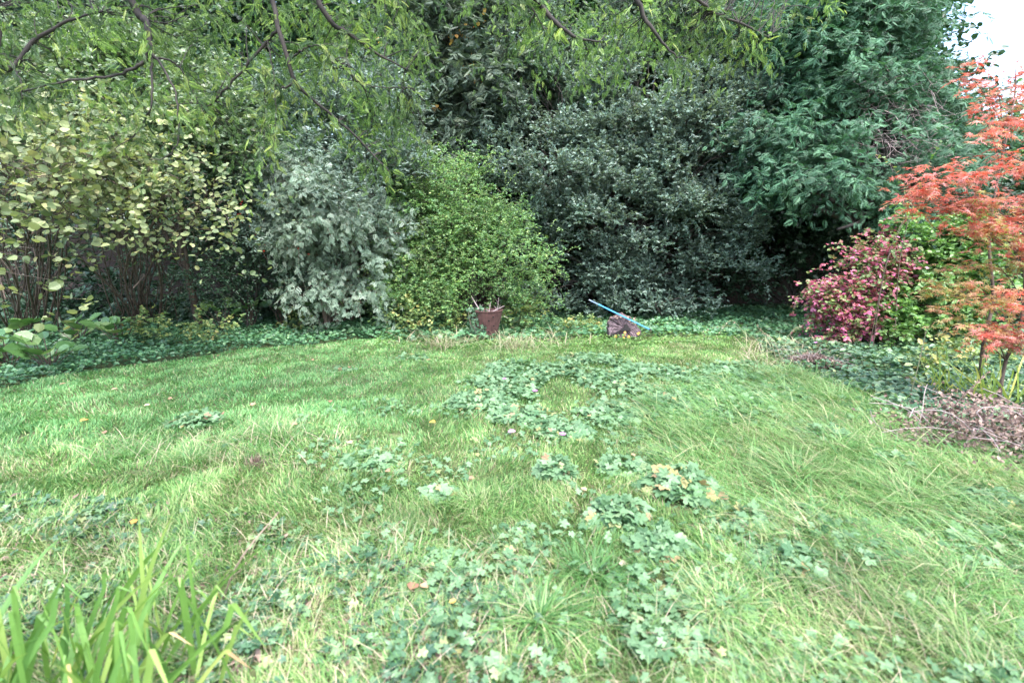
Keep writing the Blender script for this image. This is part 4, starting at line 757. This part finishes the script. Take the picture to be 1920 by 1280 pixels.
straps('iris_clump', 'clump of tall bright green strap leaves, some with folded tips, at lower left', 150, 1330, 90, .68, .023, 'iris', .24, seed=4, lean=(.05, .9), dirx=.1)
straps('iris_clump', 'smaller leaning group of green strap leaves right of the tall iris clump', 330, 1230, 18, .55, .015, 'iris', .10, seed=9, lean=(.4, .9), dirx=.1)
straps('daylily_clump', 'clump of arching yellow green strap leaves under the maple at the right edge', 1880, 765, 44, .85, .018, 'lily', .14, seed=5, lean=(.1, 1.0), dirx=2.6)
straps('daylily_clump', 'sparser yellow strap leaves left of the maple trunk', 1775, 745, 26, .6, .014, 'lily', .10, seed=6, lean=(.2, 1.1), dirx=2.8)
# one yellow blade rising in front of the maple is part of the first clump

# brown bramble heap
def bramble(px, py, label, rx=.5, h=.5):
    g = G3(px, py); root = thing('dead_bramble_heap', label, 'bramble', g); n = 45
    st = g + np.c_[rng.normal(0, rx * .6, n), rng.normal(0, rx * .4, n), rng.random(n) * .05]; en = g + np.c_[rng.normal(0, rx, n), rng.normal(0, rx * .6, n), rng.random(n) * h]
    a = Acc(); tubes(a, curves(st, en, .2 * rng.random(n), 8, .05), .0028 * np.ones((n, 8)), 4); a.build('twigs', M['dead_twig'], root, g)
    n = 3200; b = Acc(); Pt = g + np.c_[rng.normal(0, rx, n), rng.normal(0, rx * .55, n), h * rng.random(n) * .8 + .03]; Pt[:, 2] = g[2] + (Pt[:, 2] - g[2]) * np.exp(-(((Pt - g)[:, 0] / (rx * 1.3)) ** 2)); 
    scatter(b, LEAF, Pt, rng.normal(size=(n, 3)), rng.normal(size=(n, 3)) + [0, 0, .7], .032 * (.6 + .8 * rng.random(n)), rng.random(n)); b.build('dead_leaves', M['brown'], root, g)
bramble(1850, 850, 'heap of dead pinkish brown bramble and leaves at the right edge')
bramble(1530, 690, 'small tangle of brown dead stems at the lawn edge', .28, .2)

# flowers
def flower(px, py, h, label, s=.03):
    g = G3(px, py); root = thing('geranium_flower', label, 'flower', g); a = Acc(); top = g + [.01, 0, h]
    tubes(a, spline([g, g * .5 + top * .5 + [.01, 0, 0], top], 6)[None], .0018 * np.ones((1, 6)), 5); a.build('stem', M['tuft'], root, g)
    b = Acc(); th = np.arange(5) * 1.2566; A = np.c_[np.cos(th), np.sin(th) * .8 - .1, .45 * np.ones(5)]; scatter(b, ROUND, np.repeat(top[None], 5, 0), A, np.array([0, -.5, 1]) - A * .4, s * np.ones(5), rng.random(5)); b.build('petals', M['petal'], root, g)
flower(1052, 842, .14, 'vivid pink geranium flower at the near end of the leaf bank'); flower(1001, 762, .18, 'pale pink flower above the middle of the leaf bank')
flower(944, 728, .12, 'small pale pink flower at the far side of the leaf bank', .026); flower(1527, 662, .14, 'mauve flower at the foot of the pink shrub', .035); flower(1632, 655, .12, 'pale mauve flower under the fresh green bush', .03)

# fallen leaves
def fallen(px, py, s, mat, label, tmpl=LEAF, group=None):
    g = G3(px, py); g[2] += .06; a = Acc(); az = rng.random() * 6.283
    scatter(a, tmpl, g[None], np.array([[math.cos(az), math.sin(az), .15]]), np.array([[rng.normal(0, .25), -.3, 1]]), np.array([s]), np.array([rng.random()])); o = a.build('fallen_leaf', M[mat], loc=g)
    tag(o, label, 'leaf', group)
FB = 'brown fallen leaves lying on the lawn'
for px, py in ((315, 750), (270, 766), (198, 815), (115, 735), (620, 765), (500, 720), (585, 680), (420, 790), (560, 815), (725, 900), (890, 900), (660, 850), (1345, 1055), (1560, 1020), (470, 775), (210, 740), (655, 690), (410, 677), (790, 1120), (1190, 860), (1100, 930), (1480, 800)):
    fallen(px, py, .06 if py < 860 else .05, 'tan', 'small brown fallen leaf lying on the grass', group=FB)
fallen(806, 800, .075, 'goldleaf', 'yellow fallen leaf left of the geranium bank'); fallen(168, 796, .08, 'goldleaf', 'orange yellow fallen leaf by the left hand weeds')
fallen(952, 822, .07, 'petal', 'reddish pink fallen leaf in front of the bank'); fallen(843, 1160, .035, 'goldleaf', 'bright orange leaf among the ivy at bottom centre'); fallen(247, 992, .05, 'goldleaf', 'orange leaf behind the iris clump')
fallen(780, 1118, .06, 'tan', 'pinkish brown leaf above the bottom centre ivy', ROUND); fallen(1165, 1080, .05, 'straw', 'curled cream leaf in the dark grass')
fallen(1600, 915, .10, 'geran', 'pale leaf resting on the straw tipped tussock', GERAN)

# ================================================================== BIN, STUMP, POLE
def make_bin():
    m, t = newmat('rusty_metal'); N = t.nodes.new; L = t.links.new
    tc = N('ShaderNodeTexCoord'); nz = N('ShaderNodeTexNoise'); nz.inputs['Scale'].default_value = 9; nz.inputs['Detail'].default_value = 7; L(tc.outputs['Object'], nz.inputs[0])
    rp = N('ShaderNodeValToRGB'); e = rp.color_ramp.elements; e[0].position = .3; e[0].color = (.06, .026, .024, 1); e[1].position = .7; e[1].color = (.125, .055, .05, 1); L(nz.outputs[0], rp.inputs[0])
    pb = N('ShaderNodeBsdfPrincipled'); pb.inputs['Roughness'].default_value = .8; pb.inputs['Metallic'].default_value = .1; L(rp.outputs[0], pb.inputs['Base Color'])
    bp = N('ShaderNodeBump'); bp.inputs['Distance'].default_value = .004; L(nz.outputs[0], bp.inputs['Height']); L(bp.outputs[0], pb.inputs['Normal']); ou = N('ShaderNodeOutputMaterial'); L(pb.outputs[0], ou.inputs[0])
    g = G3(913, 636); d = g[1] / .985; root = thing('rusty_bin', 'rusty brown tapering metal bin holding dead sticks', 'bin', g)
    top_z = P(913, 581, d)[2] - g[2]; n = 20; a = Acc(); prof = [(.15, 0), (.26, top_z), (.272, top_z), (.272, top_z + .014), (.25, top_z + .014), (.25, top_z - .02), (.14, .02)]
    ang = np.arange(n) / n * 6.283; V = []; 
    for r, z in prof:
        # rounded square section
        rr = r / np.maximum(np.abs(np.cos(ang + .5)), np.abs(np.sin(ang + .5))) ** .55; V.append(np.c_[rr * np.cos(ang), rr * np.sin(ang), z * np.ones(n)])
    V = np.concatenate(V) + g; k = len(prof); f = np.array([(i * n + j, i * n + (j + 1) % n, (i + 1) * n + (j + 1) % n, (i + 1) * n + j) for i in range(k - 1) for j in range(n)])
    a.add(V, [f, np.array([[ (k - 1) * n + j for j in range(n)]])], [np.zeros(len(f)), np.zeros(1)]); a.build('body', m, root, g)
    hm = barkmat('black_holes', (.004, .004, .004), (.008, .008, .008))
    for px, py in ((918, 597), (927, 607), (917, 618), (933, 618), (926, 590), (910, 608)):
        c = P(px, py, d); c[1] = g[1] - (.15 + .11 * (c[2] - g[2]) / top_z) * 1.12 - .004; th = np.arange(10) / 10 * 6.283; v = c + np.c_[.014 * np.cos(th), .008 * np.cos(th) * 0, .014 * np.sin(th)]; v[:, 1] -= .002 * 1 + (v[:, 2] - c[2]) * .22
        b = Acc(); b.add(np.concatenate([v, v + [0, .01, 0]]), [np.array([list(range(10))]), np.array([(j, (j + 1) % 10, 10 + (j + 1) % 10, 10 + j) for j in range(10)])], [np.zeros(1), np.zeros(10)]); b.build('vent_hole', hm, root, g)
    S_ = 'dead sticks resting in the rusty bin'
    for i, (x0, y0, x1, y1, lb) in enumerate(((884, 556, 912, 592, 'longest grey stick pointing up left out of the rusty bin'), (935, 558, 928, 592, 'upright thin stick at the right of the bin top'), (946, 573, 905, 588, 'stout stick lying across the bin rim to the right'), (920, 566, 916, 590, 'short stick standing in the middle of the bin'), (900, 570, 908, 590, 'short stick left of the middle in the bin'), (929, 575, 940, 590, 'short forked stick by the bin rim'), (893, 576, 925, 588, 'stick lying across the bin rim to the left'))):
        p1 = P(x0, y0, d); p0 = P(x1, y1, d) ; p0[2] -= .05; mid = (p0 + p1) / 2 + rng.normal(size=3) * .012; b = Acc(); q = spline([p0, mid, p1], 8); tubes(b, q[None], (.015 if i in (0, 2) else .010) * np.linspace(1, .5, 8)[None], 6)
        s1 = q[5]; tubes(b, spline([s1, s1 + [.04 * (-1) ** i, -.02, .07]], 4)[None], .004 * np.ones((1, 4)), 4); tag(b.build('stick', M['dead_twig'], loc=p0), lb, 'stick', S_)
    # twiggy litter inside + ivy on its left side
    b = Acc(); n = 60; st = np.array([P(913, 585, d)] * n) + rng.normal(size=(n, 3)) * [.13, .1, .03] - [0, 0, .03]; tubes(b, curves(st, st + rng.normal(size=(n, 3)) * [.08, .06, .03], np.zeros(n), 4), .004 * np.ones((n, 4)), 3)
    tag(b.build('twig_litter', M['dead_twig'], loc=st.mean(0)), 'heap of fine dead twigs filling the rusty bin', 'twigs', None, 'stuff')
    c = Acc(); n = 130; x = rng.uniform(876, 910, n); y = rng.uniform(575, 630, n); Pt = np.array([P(a1, b1, d - .27) for a1, b1 in zip(x - (y - 575) * -.05, y)]); scatter(c, IVY, Pt, rng.normal(size=(n, 3)) + [0, 0, -.5], rng.normal(size=(n, 3)) * .4 + [0, -1, .4], .055 * (.6 + .6 * rng.random(n)), rng.random(n) * .7)
    gi = G3(888, 640); ro = thing('ivy_plant', 'ivy climbing the left side of the rusty bin', 'ivy', gi); c.build('leaves', M['ivy'], ro, gi)
    e2 = Acc(); k = 8; tubes(e2, curves(np.repeat(gi[None], k, 0) + rng.normal(size=(k, 3)) * [.05, .02, 0], Pt[:k], .05 * np.ones(k), 8), .004 * np.ones((k, 8)), 4); e2.build('stems', M['bark_brown'], ro, gi)
make_bin()
def make_stump():
    g = G3(1170, 636); d = g[1] / .985; root = thing('log_stump', 'dark purple brown cut log slice with a star shaped crack, blue pole across it', 'stump', g)
    out = [(1141, 630), (1143, 612), (1145, 598), (1151, 594), (1158, 596), (1166, 588), (1174, 594), (1180, 602), (1190, 611), (1200, 618), (1202, 628), (1193, 634), (1180, 633), (1165, 636), (1150, 634)]
    face = np.array([P(x, y, d - .14) for x, y in out]); 
    # refine outline with small noise
    pts = []; n = len(face)
    for i in range(n):
        for s in (0, .33, .66): pts.append(face[i] * (1 - s) + face[(i + 1) % n] * s + np.array([rng.normal(0, .013), rng.normal(0, .012), rng.normal(0, .013)]))
    f0 = np.array(pts); k = len(f0); c = f0.mean(0); rings = [c + (f0 - c) * s + np.array([0, .0, 0]) for s in (.25, .5, .75, .93)] + [f0 + [0, .02, 0], f0 * 1 + [0, .14, 0], c + (f0 - c) * .96 + [0, .3, -.01], c + (f0 - c) * .5 + [0, .34, -.03]]
    for r in rings[:4]: r[:, 1] += rng.normal(0, .006, k)
    V = np.concatenate([[c]] + rings); F3 = np.array([(0, 1 + (j + 1) % k, 1 + j) for j in range(k)]); F4 = np.array([(1 + i * k + j, 1 + i * k + (j + 1) % k, 1 + (i + 1) * k + (j + 1) % k, 1 + (i + 1) * k + j) for i in range(len(rings) - 1) for j in range(k)])
    m, t = newmat('weathered_end_grain'); N = t.nodes.new; L = t.links.new; tc = N('ShaderNodeTexCoord'); wv = N('ShaderNodeTexWave'); wv.wave_type = 'RINGS'; wv.rings_direction = 'Y'; wv.inputs['Scale'].default_value = 9; wv.inputs['Distortion'].default_value = 4
    L(tc.outputs['Object'], wv.inputs[0]); nz = N('ShaderNodeTexNoise'); nz.inputs['Scale'].default_value = 16; nz.inputs['Detail'].default_value = 7; L(tc.outputs['Object'], nz.inputs[0]); ad = N('ShaderNodeMath'); ad.operation = 'MULTIPLY_ADD'; L(wv.outputs['Fac'], ad.inputs[0]); ad.inputs[1].default_value = .25; L(nz.outputs[0], ad.inputs[2])
    rp = N('ShaderNodeValToRGB'); e = rp.color_ramp.elements; e[0].position = .4; e[0].color = (.045, .030, .034, 1); e[1].position = .85; e[1].color = (.135, .095, .105, 1); L(ad.outputs[0], rp.inputs[0]); pb = N('ShaderNodeBsdfPrincipled'); pb.inputs['Roughness'].default_value = .9; L(rp.outputs[0], pb.inputs['Base Color'])
    bp = N('ShaderNodeBump'); bp.inputs['Distance'].default_value = .01; L(ad.outputs[0], bp.inputs['Height']); L(bp.outputs[0], pb.inputs['Normal']); ou = N('ShaderNodeOutputMaterial'); L(pb.outputs[0], ou.inputs[0])
    a = Acc(); a.add(V, [F3, F4], [np.zeros(len(F3)), np.zeros(len(F4))]); a.build('wood', m, root, g)
    hm = barkmat('crack_dark', (.004, .003, .003), (.01, .008, .008))
    cr = [[(1172, 608), (1176, 607), (1178, 612), (1184, 618), (1172, 621), (1160, 622), (1166, 617), (1170, 615)], [(1146, 626), (1158, 624), (1155, 631), (1148, 633)], [(1158, 621), (1172, 618), (1160, 624), (1150, 627)]]
    for q in cr:
        v = np.array([P(x, y, d - .185) for x, y in q]); k = len(v); b = Acc(); b.add(np.concatenate([v, v + [0, .03, 0]]), [np.array([list(range(k))]), np.array([(j, (j + 1) % k, k + (j + 1) % k, k + j) for j in range(k)])], [np.zeros(1), np.zeros(k)]); b.build('crack', hm, root, g)
    # bark flakes along the top
    b = Acc(); n = 90; x = rng.uniform(1143, 1190, n); Pt = np.array([P(a1, 593 + abs(a1 - 1163) * .25 + rng.uniform(-3, 4), d - rng.uniform(-.1, .14)) for a1 in x]); scatter(b, LEAF, Pt, rng.normal(size=(n, 3)) + [0, 0, -.4], rng.normal(size=(n, 3)) * .4 + [0, -.6, 1], .05 * (.5 + rng.random(n)), .4 + .6 * rng.random(n)); b.build('bark_flakes', M['brown'], root, g)
    for i, (x, y) in enumerate(((1172, 628), (1176, 632), (1195, 626), (1154, 634))):
        c = P(x, y, d - .22); b = Acc(); scatter(b, ROUND, np.repeat(c[None], 3, 0) + rng.normal(size=(3, 3)) * .02, rng.normal(size=(3, 3)), np.array([[0, -1, .6]] * 3) + rng.normal(size=(3, 3)) * .2, .05 * np.ones(3), rng.random(3)); tag(b.build('orange_leaf', M['goldleaf'], loc=c), 'orange fallen leaf resting against the foot of the log', 'leaf', 'orange leaves at the foot of the log')
make_stump()
def make_pole():
    g = G3(1170, 636); d = g[1] / .985 - .18; p0 = P(1221, 619, d + .06); p1 = P(1104, 562, d - .1); 
    root = thing('blue_pole', 'bright blue metal pole leaning across the top of the log', 'pole', p0)
    def mt(nm, c, r): m, t = newmat(nm); pb = t.nodes.new('ShaderNodeBsdfPrincipled'); nz = t.nodes.new('ShaderNodeTexNoise'); nz.inputs['Scale'].default_value = 30; rp = t.nodes.new('ShaderNodeValToRGB'); e = rp.color_ramp.elements; e[0].color = (*[x * .75 for x in c], 1); e[1].color = (*c, 1); t.links.new(nz.outputs[0], rp.inputs[0]); t.links.new(rp.outputs[0], pb.inputs['Base Color']); pb.inputs['Roughness'].default_value = r; ou = t.nodes.new('ShaderNodeOutputMaterial'); t.links.new(pb.outputs[0], ou.inputs[0]); return m
    q = p0 + (p1 - p0) * np.linspace(0, 1, 12)[:, None]; pc = p0 + (p1 - p0) * np.array([.86, .875, .89, .89 + 1e-3, 1.0])[:, None]
    def seg(nm, t0, t1, r, m): a = Acc(); s = p0 + (p1 - p0) * np.linspace(t0, t1, 4)[:, None]; tubes(a, s[None], r * np.ones((1, 4)), 12); tubes(a, s[::-1][None][:, :2], r * np.ones((1, 2)) * .999, 12); a.build(nm, m, root, p0, smooth=False)
    bl = mt('blue_paint', (.07, .30, .62), .35); seg('tube', .03, .84, .014, bl); seg('inner_tube', .84, .985, .0105, mt('light_blue_paint', (.22, .32, .55), .4)); seg('collar', .825, .85, .0165, bl); seg('end_cap', 0, .035, .018, mt('black_plastic', (.02, .02, .022), .5)); seg('tip', .98, 1.0, .014, mt('grey_plastic', (.25, .26, .3), .5))
make_pole()
